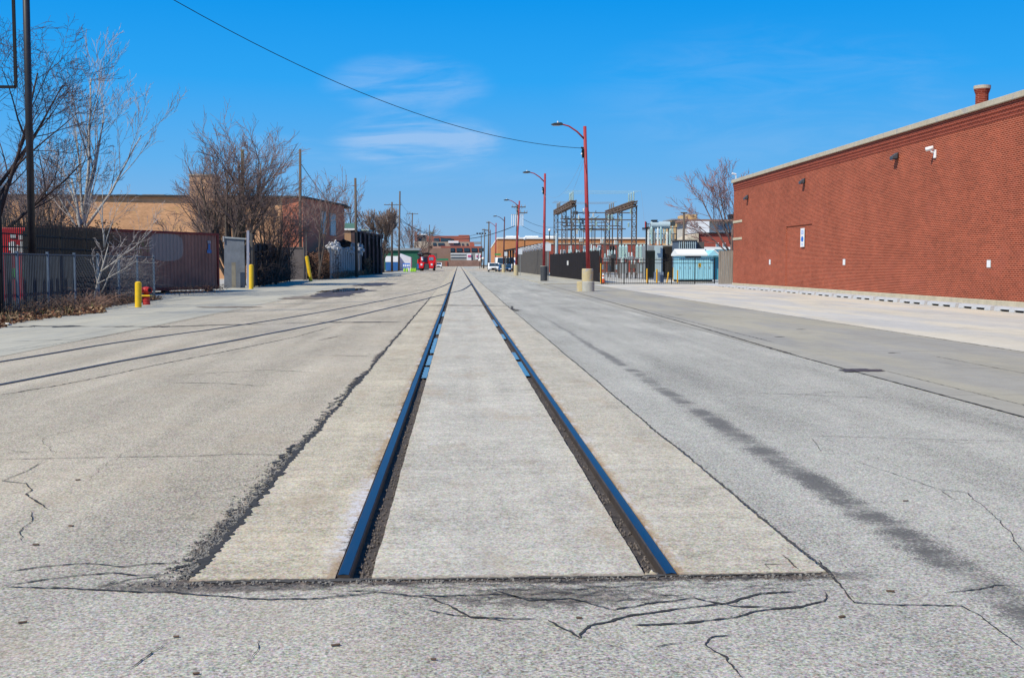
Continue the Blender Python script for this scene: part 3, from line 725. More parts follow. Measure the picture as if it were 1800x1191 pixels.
for k, (pa, pb, y1, y2) in enumerate(((562, 571.5, 371, 411), (578.5, 589, 374.5, 414))):
    def on(px):      # distance at which the ray meets the side wall line
        a = ray(px, 400)[0]; s = (A.x - a*A.y)/(a*dvy - dvx); return A.y + s*dvy
    Ya, Yb = on(pa), on(pb); pA, pB = at(pa, y2, Ya), at(pb, y2, Yb); zb, ztp = pA.z, at(pa, y1, Ya).z
    n_ = Vector((dvy, -dvx, 0)).normalized()*.10
    fr = MB().extr([pA, (pB.x, pB.y, zb), (pB.x, pB.y, ztp), (pA.x, pA.y, ztp)], n_*1.2).build('window', mat('window frame grey', (.25, .27, .27), .6), lb_)
    mb = MB(); m_ = 9
    for i in range(m_):
        za, zc_ = zb+.1+(ztp-zb-.2)*i/m_, zb+.1+(ztp-zb-.2)*(i+.88)/m_
        a_ = pA.lerp(Vector((pB.x, pB.y, pA.z)), .1)+n_*1.25; b_ = pA.lerp(Vector((pB.x, pB.y, pA.z)), .9)+n_*1.25
        mb.extr([(a_.x, a_.y, za), (b_.x, b_.y, za), (b_.x, b_.y, zc_), (a_.x, a_.y, zc_)], n_*.1)
    mb.build('pane', M_glassb, fr)
c0 = at(333, 345, 104.6); c1 = at(373, 306, 104.6)
mb = MB().box(c0.x, c1.x, 104.7, 108, zT-.5, c1.z-.12); mb.build('chimney_block', B_tan, lb_); MB().box(c0.x-.08, c1.x+.08, 104.6, 108.1, c1.z-.12, c1.z).build('chimney_coping', M_stone, lb_)
for px in (218, 232, 262, 282): q = at(px, 341, 108); MB().box(q.x-.5, q.x+.5, 107.5, 108.5, zT-.05, zT+.18).build('roof_vent', M_steel, lb_)
# low building with tan front and dark street side
A2 = at(623.5, 401.5, 134); B2 = at(672, 409, 152)
t = thing('workshop', 'low tan brick workshop with a dark street side, behind the white heap on the fence', 'building', (A2.x, A2.y, g(134)))
MB().prism([(A2.x-12, A2.y), (A2.x, A2.y), (A2.x, A2.y+6), (A2.x-12, A2.y+6)], 0, A2.z-.2).build('front_wall', brick('tan shop brick', (.46, .25, .13), (.42, .22, .11), (.42, .3, .2)), t)
MB().prism([(A2.x+.05, A2.y-.1), (B2.x, B2.y), (B2.x-8, B2.y), (A2.x-3, A2.y+.5)], 0, A2.z-.25).build('side_wall', mat('dark street wall', (.06, .04, .045), .85, .5, 1.2), t)  # street side set much darker than the tan front
MB().prism([(A2.x-12.1, A2.y-.15), (A2.x+.15, A2.y-.2), (A2.x+.15, A2.y+6), (A2.x-12, A2.y+6)], A2.z-.2, A2.z).build('coping', M_white, t)
for k in range(6):
    q = A2.lerp(B2, .12+.15*k); MB().box(q.x-.02, q.x+.22, q.y-.55, q.y+.4, q.z-1.9, q.z-.9 if k % 2 else q.z-.7).build('window', M_glassb if k % 2 == 0 else M_glass, t)
    MB().box(q.x-.02, q.x+.25, q.y-.8, q.y-.65, .3, q.z-.4).build('pilaster', M_blk, t)
q = at(655, 405, 150); MB().box(q.x-2.4, q.x-.2, 146, 152, q.z-.15, q.z+.05).build('roof', mat('pale green roof edge', (.38, .46, .42), .7), t)
q = at(612, 398, 145); MB().box(q.x-1, q.x+1, 144, 146, q.z-.6, q.z+.4).build('roof_unit', mat('green roof unit', (.12, .25, .2), .6), t)
# green shed, blue dumpster and so on at the far left kerb
q = G(686, 472); t = thing('shed', 'green metal shed behind two utility poles', 'shed', (at(690, 460, 232).x, 232, g(232)))
a, b_ = at(664, 440, 232), at(735, 440, 232)
MB().box(a.x, b_.x, 232, 242, 0, a.z).build('wall', mat('dark green sheet', (.02, .12, .07), .7), t); MB().box(a.x-.3, b_.x+.3, 231.6, 242, a.z, a.z+.5).build('roof', M_steel, t)
def sbox(name, lab, cat, px0, px1, pyt, pyb, Y, m, dep=2, group=None, m2=None, split=.45):
    a, b_ = at(px0, pyb, Y), at(px1, pyt, Y); zb = g(Y) if a.z < g(Y)+1.2 else a.z
    t = thing(name, lab, cat, ((a.x+b_.x)/2, Y, zb), group)
    zs = b_.z if m2 is None else zb+(b_.z-zb)*split
    MB().box(a.x, b_.x, Y, Y+dep, zb, zs).build('body', m, t, bevel=.02)
    if m2: MB().box(a.x-.04, b_.x+.04, Y-.04, Y+dep+.04, zs, b_.z).build('lid', m2, t, bevel=.02)
    return t
M_bblue = mat('bright blue paint', (.03, .13, .35), .5, .15, 3)
t = sbox('container', 'blue container with a white top half beside the green shed', 'container', 678, 702, 450, 474, 215, M_bblue, 6, None, M_white, .6)
t = sbox('dumpster', 'small blue dumpster with a white label by the dark workshop wall', 'dumpster', 651, 661.5, 462, 473.5, 165, M_bblue, 1.4, None, M_blk, .92)
q = at(656, 467, 164.94); MB().box(q.x-.28, q.x+.28, 164.93, 164.99, q.z-.2, q.z+.2).build('label_panel', M_white, t)
a = at(700, 470, 216); b_ = at(722, 440, 216)
MBt = MB().extr([(a.x, 216, g(216)), (b_.x, 216, g(216)), (b_.x, 216, at(0, 452, 216).z), (a.x+.4, 216, at(0, 445, 216).z)], (0, 5, 0))
tag(MBt.build('trailer', mat('white trailer side', (.68, .70, .74), .5, .08, 2), origin=(a.x, 216, g(216))), 'white box trailer parked behind the tall utility pole', 'trailer')
# thin far trees line base and stakes
for px in (662, 675): q = G(px, 478 if px == 675 else 480); tag(MB().cbox((q.x, q.y, q.z+1.0), (.22, .22, 2.0)).build('post', M_wood, origin=q), f'short brown wooden post, {"right" if px == 675 else "left"} one of two on the far left kerb', 'post', 'wooden posts on the far left kerb')
q = G(706, 475.5); tag(MB().lathe(q, [(.16, 0), (.16, 1.15), (.05, 1.2)], 12).build('bollard', M_yel, origin=q), 'yellow bollard beside the blue and white board far down the street', 'bollard')
for i, px in enumerate((711, 715.5, 723, 726.5, 730)):
    q = G(px, 477.6); t = thing('barrel', 'lime green safety barrel standing beside the red truck', 'barrel', q, 'lime green barrels beside the red truck')
    MB().lathe(q, [(.16, 0), (.18, .2), (.16, .4), (.12, .55)], 12).build('body', mat('lime plastic', (.33, .60, .05), .5, .1, 3), t); MB().lathe(q+Vector((0, 0, .56)), [(.10, 0), (.14, .05), (.05, .1)], 10).build('cap', mat('lime plastic', ()), t)
q = at(714.5, 466.5, 205); t = thing('notice_board', 'blue and white low board above the lime barrels', 'sign', (q.x, 205, g(205)))
MB().box(q.x-.68, q.x+.68, 205, 205.1, q.z-.42, q.z+.42).build('panel', M_blue, t)
for k in range(4): MB().box(q.x-.6+.32*k, q.x-.38+.32*k, 204.95, 204.99, q.z-.22, q.z+.22).build('lettering', M_white, t)
MB().box(q.x-.6, q.x-.5, 205.1, 205.2, g(205), q.z).box(q.x+.5, q.x+.6, 205.1, 205.2, g(205), q.z).build('leg', M_steel, t)

# far end of the street
FY = 522
def fbox(mb, px0, px1, pyt, pyb, Y, dep, zb=None):
    a, b_ = at(px0, pyb, Y), at(px1, pyt, Y); mb.box(a.x, b_.x, Y, Y+dep, a.z if zb is None else zb, b_.z); return mb
B_far = mat('far red brick', (.38, .12, .085), .9, .12, .3); B_far2 = mat('far brown brick', (.28, .17, .13), .9, .15, .3); B_fgr = mat('far grey panel', (.30, .29, .27), .9, .1, .3)
t = thing('office_block', 'red brick block with dark window bands closing the end of the street', 'building', (XY(795, 560), 560, g(560)))
fbox(MB(), 750, 826, 414.5, 470, 560, 30).build('upper_wall', B_far, t); fbox(MB(), 806, 825, 413, 426, 559, 10).build('stair_tower', B_far, t)
fbox(MB(), 753, 826, 425, 433, 552, 8).build('setback_wall', mat('far tan wall', (.36, .30, .24), .9), t)
fbox(MB(), 775, 848, 432.6, 460, 545, 15).build('lower_wall', B_far, t)
for a in ((762, 772, 418.5, 424.5), (774.5, 793, 418.5, 424.5), (794.5, 797, 419.5, 424.5)): fbox(MB(), *a, 559.6, 1).build('window', M_glass, t)
for a in ((761, 766.5, 426.5, 431.5), (770, 781, 427, 431), (798, 808, 427, 430.5), (812, 815, 428, 431), (820, 823, 428, 431.5)): fbox(MB(), *a, 551.6, 1).build('window', M_glass, t)
for k in range(6): a = 776 + k*13.2; fbox(MB(), a, a+9.6, 435.8, 442, 544.6, 1).build('window', M_glass, t)
fbox(MB(), 729, 733, 407.5, 432, 560, 2).build('chimney', B_far, t); fbox(MB(), 733, 752, 412, 425, 562, 5).build('plant_room', mat('far dark teal', (.06, .12, .14), .8), t)
fbox(MB(), 736, 751, 411.3, 413, 561, 5).build('roof', M_white, t); fbox(MB(), 755, 763, 407.5, 410.5, 563, 4).build('roof_unit', mat('far green', (.10, .25, .22), .8), t)
fbox(MB(), 788, 806, 423.2, 427, 551, 1).build('awning', M_white, t); fbox(MB(), 833, 846, 424.8, 429, 549, 4).build('roof_unit', M_steel, t); fbox(MB(), 826, 834, 425, 434, 550, 5).build('link_wall', B_far, t)
t = thing('office_annex', 'cream and brown low annex left of the red brick block at the street end', 'building', (XY(755, 540), 540, g(540)))
fbox(MB(), 728, 752, 424, 470, 542, 8).build('upper_wall', mat('far cream', (.46, .38, .29), .9, .3, .25), t); fbox(MB(), 733, 792, 436, 470, 538, 4).build('lower_wall', B_far2, t); fbox(MB(), 760, 775, 433, 437, 539, 3).build('roof', mat('far pinkish', (.42, .24, .18), .9), t)
t = thing('warehouse', 'grey low warehouse with white stripes and white banners at the street end', 'building', (XY(816, 530), 530, g(530)))
fbox(MB(), 792, 848, 444, 462, 532, 5).build('wall', B_fgr, t)
for a in ((792, 820, 445.6, 447), (792, 820, 450.3, 451.6)): fbox(MB(), *a, 531.6, .3).build('stripe', M_white, t)
for a in ((820.5, 828.5, 445.2, 458.5), (835.5, 840, 445.5, 456), (841.5, 846, 445.5, 456)):
    bo = fbox(MB(), *a, 531.4, .3).build('banner', M_white, t); fbox(MB(), a[0]+2, a[1]-.5, a[2]+3, a[2]+6.5, 531.2, .15).build('print', mat('magenta print', (.65, .1, .22), .6), bo)
t = thing('boundary_wall', 'low brown brick wall across the far end of the street', 'wall', (XY(800, 505), 505, g(505)))
fbox(MB(), 766, 846, 457.3, 473, 506, 1, g(505)).build('wall', mat('far brown wall', (.27, .16, .125), .9, .3, .4), t); fbox(MB(), 783, 786.5, 459, 470, 505.6, .3).build('door', B_far, t)
tag(fbox(MB(), 700, 768, 445, 474, 507, 3, g(505)).build('far_hedge', mat('dull brown hedge', (.12, .10, .08), .95, .5, .8), origin=(XY(740, 507), 507, g(507))), 'dull brown hedge bank behind the red truck', 'hedge')
tag(fbox(MB(), 768, 788, 454.3, 457.6, 500, 3).build('awning', mat('green awning', (.03, .20, .10), .8), origin=(XY(778, 500), 500, 4)), 'green awning in front of the far brown wall', 'awning')

# warehouse and red building behind the substation, houses to the right
Yw = 205; c = at(875, 417, Yw); r = at(1290, 404.5, Yw)
t = thing('brick_building', 'long orange brick warehouse with white roof edge behind the lattice steel', 'building', (c.x, Yw, g(Yw)))
MB().prism([(c.x, Yw), (r.x+4, Yw), (r.x+4, Yw+30), (XY(862.6, 330), 330), (XY(862.6, 330)+1, 330)][:3]+[(r.x+4, 330), (XY(862.8, 330), 330)], 0, c.z-.3).build('wall', B_org, t)
MB().prism([(c.x-.15, Yw-.2), (r.x+4, Yw-.2), (r.x+4, 330), (XY(862.8, 330)-.1, 330)], c.z-.3, c.z).build('coping', M_roofw, t)
for px in (901, 935, 968): q = at(px, 415, Yw+3); MB().box(q.x-1.2, q.x+1.2, Yw+3, Yw+5, c.z-.1, c.z+.35).build('roof_unit', M_roofw, t)
t = thing('brick_building', 'low maroon brick building with pale windows inside the substation yard', 'building', (XY(1040, 178), 178, g(178)))
a, b_ = at(966, 427.5, 178), at(1140, 427.5, 178)
MB().box(a.x, b_.x, 178, 190, 0, a.z-.15).build('wall', B_mar, t); MB().box(a.x-.1, b_.x+.1, 177.9, 190.1, a.z-.15, a.z+.05).build('coping', M_stone, t)
for p0, p1, y0, y1 in ((985, 988.5, 439, 447), (989.5, 994, 439, 447), (1024, 1029, 431, 443), (1050, 1056, 431, 443), (1077, 1080, 433, 447)):
    a, b_ = at(p0, y1, 177.9), at(p1, y0, 177.9); w_ = MB().box(a.x, b_.x, 177.85, 177.98, a.z, b_.z).build('window', M_white, t); MB().box(a.x+.08, b_.x-.08, 177.8, 177.845, a.z+.08, b_.z-.08).build('pane', M_glassb, w_)
for p0, p1, y0, y1 in ((1010, 1015, 438, 462), (1071, 1080, 432, 458)): a, b_ = at(p0, y1, 177.8), at(p1, y0, 177.8); MB().box(a.x, b_.x, 177.8, 177.98, g(178), b_.z).build('door', M_blk, t)
t = thing('factory', 'cream and tan factory with a raised block, above the grey transformer', 'building', (XY(1205, 190), 190, g(190)))
for a in ((1180, 1226, 386, 450, 190), (1207, 1225, 376.5, 400, 191)): fbox(MB(), *a, 8, g(190) if a[0] == 1180 else None).build('wall', mat('cream tan wall', (.60, .40, .19), .85, .12, .6), t)
fbox(MB(), 1180, 1207, 384.6, 387, 189.8, 8).build('roof', M_steel, t)
t = thing('white_building', 'white walled building with dark windows behind the bare tree on the right', 'building', (XY(1250, 150), 150, g(150)))
fbox(MB(), 1210, 1330, 388, 420, 152, 8, g(150)).build('wall', mat('grey white wall', (.55, .52, .47), .8, .1, .8), t); fbox(MB(), 1209, 1247, 388.5, 411, 151, .8).build('white_panel', M_white, t); fbox(MB(), 1205, 1340, 385.5, 388.6, 151, 10).build('roof', B_far2, t)
for a in ((1263, 1270, 394, 404), (1275, 1288, 393, 404)): fbox(MB(), *a, 151.7, .3).build('window', M_glassb, t)
fbox(MB(), 1285, 1293, 376, 386, 153, 2).build('roof_unit', M_blk, t)
t = thing('gabled_house', 'maroon brick outbuilding with a cream gable beside the brick wall corner', 'building', (XY(1255, 128), 128, g(128)))
a, b_ = at(1228, 411, 128), at(1330, 411, 128); MB().box(a.x, b_.x, 128, 136, 0, a.z).build('wall', B_mar, t); MB().box(a.x-.1, b_.x, 127.8, 136, a.z, a.z+.15).build('coping', M_blk, t)
p = [at(1199, 423, 127.6), at(1228, 410, 127.6), at(1228, 430, 127.6), at(1199, 430, 127.6)]; MB().extr(p, (0, 8, 0)).build('gable', mat('cream gable', (.56, .47, .34), .85), t)
for px in (1261, 1273, 1286): w_ = fbox(MB(), px-2.5, px+2.5, 426.5, 436, 127.9, .2).build('window', M_white, t); fbox(MB(), px-1.9, px+1.9, 427.3, 435.3, 127.84, .05).build('pane', M_glassb, w_)
t = thing('low_roof_building', 'low building with a bright white flat roof behind the blue cabinet', 'building', (XY(1270, 112), 112, g(112)))
fbox(MB(), 1238, 1330, 438, 480, 112, 6, 0).build('wall', mat('sky blue cabinet', (.32, .64, .76), .5, .06, 2), t); fbox(MB(), 1237, 1330, 434, 438.2, 111.7, 6.5).build('roof', M_roofw, t)

# ------------------------------------------------------------------ utility poles, street lamps, wires
def street_lamp(X, Y, ztop, foot):
    b0 = Vector((X, Y, g(Y))); t = thing('street_lamp', '', 'street lamp', b0, 'red street lamps along the right kerb')
    return t
LAMPS = [(1034, 222, 1028, 'double'), (956, 305, 958, 'black'), (907, 353, 913, 'tan'), (885, 381, 887, 'tan'), (871, 392, 872, 'tan'), (861, 404, 862, 'tan')]
LL = ['nearest red street lamp, on a double tan and grey concrete footing', 'second red street lamp, on a black cylindrical footing', 'third red street lamp, on a tan footing in front of a utility pole',
      'fourth red street lamp, on a tan footing in front of the white van', 'fifth street lamp from the camera, next to the parked white car', 'sixth and farthest street lamp with a tan footing']
PT = []
for i, (pb, yt, pt, foot) in enumerate(LAMPS):
    b_ = ray(pt, yt)[1]; Y = 50.
    for _ in range(30): Y = (8.58 + g(Y) - HC)/b_
    X = XY(pb, Y); top = at(pt, yt, Y); base = Vector((X, Y, g(Y))); lean = top - (base+Vector((0, 0, 1.1)))
    t = thing('street_lamp', LL[i], 'street lamp', base, 'red street lamps along the right kerb')
    P = lambda h, base=base, lean=lean: base + Vector((0, 0, 1.1)) + lean*((h-1.1)/(8.58-1.1))
    pm = M_redp if i not in (3, 5) else mat('dark maroon pole paint', (.09, .03, .035), .55, .3, 2)
    MB().path([P(1.1), P(4), P(8.58)], [.115, .105, .085], 14).build('pole', pm, t, smooth=True)
    MB().path([P(7.88), P(8.25)+Vector((-.55, 0, .18)), P(8.6)+Vector((-1.0, 0, .14)), P(8.72)+Vector((-1.45, 0, .0)), P(8.72)+Vector((-1.62, 0, .0))][:1] +
              [P(7.88)+Vector((-.42, 0, .42)), P(7.88)+Vector((-.85, 0, .70)), P(7.88)+Vector((-1.15, 0, .78)), P(7.88)+Vector((-1.42, 0, .80))], [.05, .045, .04, .038, .036], 8).build('arm', pm, t, smooth=True)
    h0 = P(7.88)+Vector((-1.18, 0, .80))
    mb = MB(); mb.extr([h0+Vector((0, -.11, .05)), h0+Vector((-.1, -.13, .08)), h0+Vector((-.45, -.13, .05)), h0+Vector((-.62, -.10, -.01)), h0+Vector((-.5, -.12, -.06)), h0+Vector((0, -.10, -.05))], (0, .25, 0))
    lh = mb.build('lamp_head', mat('dark lamp head', (.045, .05, .055), .5, .2, 6), t, bevel=.02)
    MB().box(h0.x-.52, h0.x-.14, h0.y-.08, h0.y+.08, h0.z-.085, h0.z-.06).build('lens', mat('lamp lens', (.55, .42, .32), .3, .1, 5), lh)
    MB().tube(h0+Vector((-.25, 0, .07)), h0+Vector((-.25, 0, .16)), .04, .035).build('photocell', M_white, lh)
    if i < 3:
        mb = MB(); c = P(7.45)+Vector((-.10, -.04, 0)); mb.tube(c, c+Vector((-.13, 0, .02)), .05).tube(c+Vector((0, 0, -.18)), c+Vector((-.1, 0, -.18)), .06).box(c.x-.08, c.x+.02, c.y-.05, c.y+.05, c.z-.5, c.z-.05)
        mb.build('bracket', M_blk, t); MB().blobm(c+Vector((-.09, 0, -.30)), .055, 2, .1).build('insulator', M_pory, t, smooth=True)
    if foot == 'double':
        MB().lathe(base, [(.33, 0), (.33, .50), (.31, .53)], 28).build('footing_block', M_gryc, t)
        MB().lathe(base+Vector((-.30, .25, 0)), [(.28, 0), (.28, .49), (.26, .52)], 28).build('footing_block', M_tanc, t, label='tan rear footing block')
        MB().lathe(base+Vector((-.03, .06, .53)), [(.30, 0), (.30, .62), (.28, .66)], 28).build('footing', M_tanc, t)
    elif foot == 'black':
        MB().lathe(base, [(.40, 0), (.40, .06)], 24).build('footing_block', M_tanc, t); MB().lathe(base+Vector((0, 0, .06)), [(.27, 0), (.27, 1.16)], 28).build('footing', mat('black painted footing', (.05, .055, .065), .6, .25, 5), t); MB().lathe(base+Vector((0, 0, 1.22)), [(.29, 0), (.29, .04)], 28).build('footing_cap', M_gryc, t)
    else: MB().lathe(base, [(.27, 0), (.26, 1.22), (.24, 1.27)], 28).build('footing', M_tanc, t)
    PT.append((base, P))
# hanging wire from lamp one across the street
def catenary(a, b, sag, n=28): return [a.lerp(b, k/n) - Vector((0, 0, 4*sag*(k/n)*(1-k/n))) for k in range(n+1)]
def wire(name, lab, a, b, sag, r, grp=None, cat='wire', m=None):
    return tag(MB().path(catenary(a, b, sag), r, 5).build(name, m or M_blk, origin=a), lab, cat, grp)
P0 = Vector((XY(57, 35), 35, 0)); a = PT[0][1](7.45)+Vector((-.12, 0, 0))
wire('overhead_wire', 'long sagging black cable crossing the sky to the nearest red lamp', a, Vector((P0.x, 35, 12.2)), 1.6, .014)
for k, (sg, dz_) in enumerate(((1.2, -.2), (2.0, -.35))):
    wire('overhead_wire', ('upper' if k == 0 else 'lower') + ' thin wire drooping between the first and second red lamp', PT[0][1](7.45+dz_), PT[1][1](7.3+dz_), sg, .006, 'thin wires between the red lamps', m=M_steel)
# dark tall pole at the left edge and the sign frame
t = thing('utility_pole', 'tall thick dark pole rising out of the picture behind the low fence at left', 'pole', P0)
MB().path([P0, Vector((P0.x+.07, 35, 14))], [.115, .095], 16).build('shaft', mat('dark pole steel', (.03, .028, .032), .5, .4, 3), t, smooth=True)
MB().box(P0.x-.3, P0.x+.3, 34.7, 35.3, 0, .12).build('base_plate', M_steel, t)
Yf = 30; t = thing('gallows_frame', 'black rectangular steel frame hanging at the top left corner', 'sign frame', (XY(-1, Yf), Yf, 0))
q0 = at(28, 153, Yf); xL = q0.x-1.9; zU = q0.z+3.6
MB().bar((q0.x, Yf, q0.z), (q0.x, Yf, zU), .07).bar((xL, Yf, q0.z), (q0.x, Yf, q0.z), .07).bar((xL, Yf, q0.z), (xL, Yf, zU), .07).bar((xL, Yf, zU), (q0.x, Yf, zU), .07).build('frame', M_blk, t)
MB().tube((XY(-1, Yf), Yf+.08, 0), (XY(-1, Yf), Yf+.08, zU+.4), .055, .05, 10).build('post', M_blk, t)
def upole(px, py_top, Y, lab, r=.14, lean=0, arm=None, m=M_wood, px_top=None):
    base = Vector((XY(px, Y), Y, g(Y))); top = at(px_top or px, py_top, Y)
    t = thing('utility_pole', lab, 'utility pole', base, 'wooden utility poles along the left side' if px < 806 else 'wooden utility poles along the right side')
    MB().path([base, top], [r*1.15, r*.8], 12).build('shaft', m, t, smooth=True)
    if arm:
        for (pa, pb, py) in arm:
            a, b_ = at(pa, py, Y), at(pb, py, Y); MB().bar(a+Vector((0, -.12, 0)), Vector((b_.x, b_.y-.12, a.z)), .10, .12).build('crossarm', M_wood, t)
            for k in range(4):
                s = a.lerp(b_, (.05, .3, .7, .95)[k]); MB().lathe((s.x, s.y-.12, a.z+.05), [(.03, 0), (.05, .08), (.04, .16), (.05, .22), (.02, .26)], 8).build('insulator', M_steel, t)
            if Y < 240: MB().bar(a.lerp(b_, .2)+Vector((0, -.1, 0)), (base.x+(top.x-base.x)*.9, Y-.1, a.z-.8), .04).bar(a.lerp(b_, .8)+Vector((0, -.1, 0)), (base.x+(top.x-base.x)*.9, Y-.1, a.z-.8), .04).build('brace', M_steel, t)
    return t, base, top
UP = {}
UP[1] = upole(428, 263, 76, 'mossy utility pole standing inside the big bushy tree on the left', .14, px_top=426, m=mat('mossy pole wood', (.13, .13, .07), .9, .35, 5))
UP[2] = upole(528, 262, 101, 'utility pole without crossarm beside the box gate, wire running down to the right', .14, px_top=527.5)
UP[3] = upole(627, 313, 118, 'utility pole rising from the white heap on the slatted fence', .15, px_top=624.5)
UP[4] = upole(689, 355, 208, 'utility pole with crossarm and grey transformers, left of a pair', .19, arm=[(675, 706, 360)])
UP[5] = upole(701, 336, 206, 'tallest bare utility pole right of the transformer pole', .17, px_top=703)
UP[6] = upole(722.5, 374, 262, 'thin utility pole with a small crossarm left of the red truck', .16, arm=[(715, 735, 376)], px_top=725)
UP[7] = upole(753, 395, 330, 'thin far pole behind the red truck', .14, px_top=755)
UP[8] = upole(908, 360, 136, 'utility pole with crossarm and pale fuse racks behind the third red lamp', .16, arm=[(899, 924, 364), (910, 927, 374)], px_top=910)
UP[9] = upole(858, 389, 255, 'dark wooden pole with a flat head far down the right kerb', .17, arm=[(855.5, 862, 391)], px_top=859.5)
UP[10] = upole(850.5, 403, 300, 'far wooden pole with one crossarm at the end of the right kerb', .14, arm=[(847, 858, 404.5)], px_top=852)
UP[11] = upole(846, 411, 340, 'far floodlight pole with a cluster of dark lamps', .13)
UP[12] = upole(1200.5, 374, 96, 'utility pole with a disc top behind the substation transformers', .11, px_top=1202.5)
q = UP[12][2]; MB().box(q.x-.28, q.x+.28, q.y-.1, q.y+.1, q.z-.05, q.z+.05).build('head', M_wood, UP[12][0])
q = UP[11][2]
for k in range(4): MB().cbox(q+Vector((-1.2+.8*k, 0, .1)), (.55, .3, .45)).build('floodlight', M_blk, UP[11][0])
# transformers on pole 4
for dx_, dz2, hh in ((-.62, -3.1, 1.15), (.62, -2.6, 1.3), (.95, -3.2, 1.4)):
    c = UP[4][2]+Vector((dx_, -.25, dz2)); MB().lathe(c-Vector((0, 0, hh/2)), [(.3, 0), (.33, .05), (.33, hh-.05), (.26, hh)], 14).build('transformer', mat('pale blue grey tank', (.50, .56, .60), .4, .1, 3), UP[4][0])
for k in range(7):
    px = 899.5+3.3*k; a, b_ = at(px, 397, 135.5), at(px, 377, 135.5); MB().tube(a, b_, .045).build('fuse_rod', M_white, UP[8][0])
a, b_ = at(898, 377.5, 135.6), at(921, 376.5, 135.6); MB().bar(a, b_, .08).build('rack', M_steel, UP[8][0])
# telecom wires
W = lambda k, dz_=0, dx_=0: UP[k][2]+Vector((dx_, 0, dz_))
g4 = 'wires over the left side of the street'
wire('overhead_wire', 'dark cable running down from the pole beside the box gate to the brick building', W(2, -1.2), at(576, 353, 113), .1, .03, g4)
wire('overhead_wire', 'short cable from the brick building to the pole above the white heap', at(603, 371, 120.8), W(3, -3.4), .35, .03, g4)
wire('overhead_wire', 'slack cable falling from the pole above the white heap to the workshop roof', W(3, -3.4), at(650, 410, 144), .4, .035, g4)
wire('overhead_wire', 'second slack cable from the pole above the white heap to the dark workshop wall', W(3, -3.6), at(662, 418, 148), .9, .025, g4)
a5 = at(703, 384, 206); 
wire('overhead_wire', 'upper of two dark cables crossing the far street below the sky', a5, at(905, 397, 136), 2.6, .045, 'cables across the far street')
wire('overhead_wire', 'lower of two dark cables crossing the far street below the sky', at(703, 388, 206), at(858, 404, 255), 2.3, .035, 'cables across the far street')
wire('overhead_wire', 'thin wire from the tall bare pole to the small crossarm pole', W(5, -1.8), W(6, -.2), .6, .02, g4)
wire('overhead_wire', 'thin wire from the fuse rack pole toward the substation, above', at(918, 384, 136), at(985, 398, 150), .5, .02, 'wires toward the substation')
wire('overhead_wire', 'thin wire from the fuse rack pole toward the substation, below', at(918, 397, 136), at(985, 412, 150), .5, .02, 'wires toward the substation')

# small signs at the right kerb
for px, pt, pb, hw_, Y, lab in ((963.5, 428, 441, 5, 88.6, 'white rectangular sign by the second red lamp'), (914.5, 437, 447, 3.6, 129, 'white rectangular sign beside the third red lamp'), (889.2, 442.5, 450, 2.6, 160, 'small white sign right of the fourth red lamp')):
    a, b_ = at(px-hw_, pb, Y), at(px+hw_, pt, Y); xm = (a.x+b_.x)/2; t = thing('street_sign', lab, 'sign', (xm, Y, g(Y)), 'white signs along the right pavement')
    MB().box(a.x, b_.x, Y-.02, Y+.0, a.z, b_.z).build('panel', mat('pale sign face', (.62, .66, .70), .5, .05, 4), t); MB().tube((xm, Y+.03, g(Y)), (xm, Y+.03, b_.z+.05), .03).build('post', M_steel, t)
q = at(876.5, 447, 172); t = thing('street_sign', 'small green street name blade on the fifth lamp side of the pavement', 'sign', (q.x, 172, g(172)))
MB().box(q.x-.6, q.x+.35, 172, 172.05, q.z-.12, q.z+.12).build('panel', mat('sign green', (.02, .30, .08), .5), t); MB().tube((q.x-.55, 172.06, g(172)), (q.x-.55, 172.06, q.z+.2), .03).build('post', M_steel, t)
for px, py, Y, lab in ((966, 404.5, 150, 'white round camera dome on a stub above the white roof edge'), (922.5, 419, 150, 'white globe light below the warehouse roof edge'), (843, 457, 300, 'white globe at the far right kerb, left one'), (849, 454, 300, 'white globe at the far right kerb, right one')):
    q = at(px, py, Y); t = thing('globe_light', lab, 'lamp', (q.x, Y, q.z-1.0)); MB().blobm(q, .2 if Y < 200 else .35, 1, 0, 8, 12).build('globe', M_white, t, smooth=True)
    MB().tube(q+Vector((0, .02, -.15)), (q.x, q.y, q.z-1.2 if Y < 200 else g(Y)), .06).build('stem', M_blk, t)

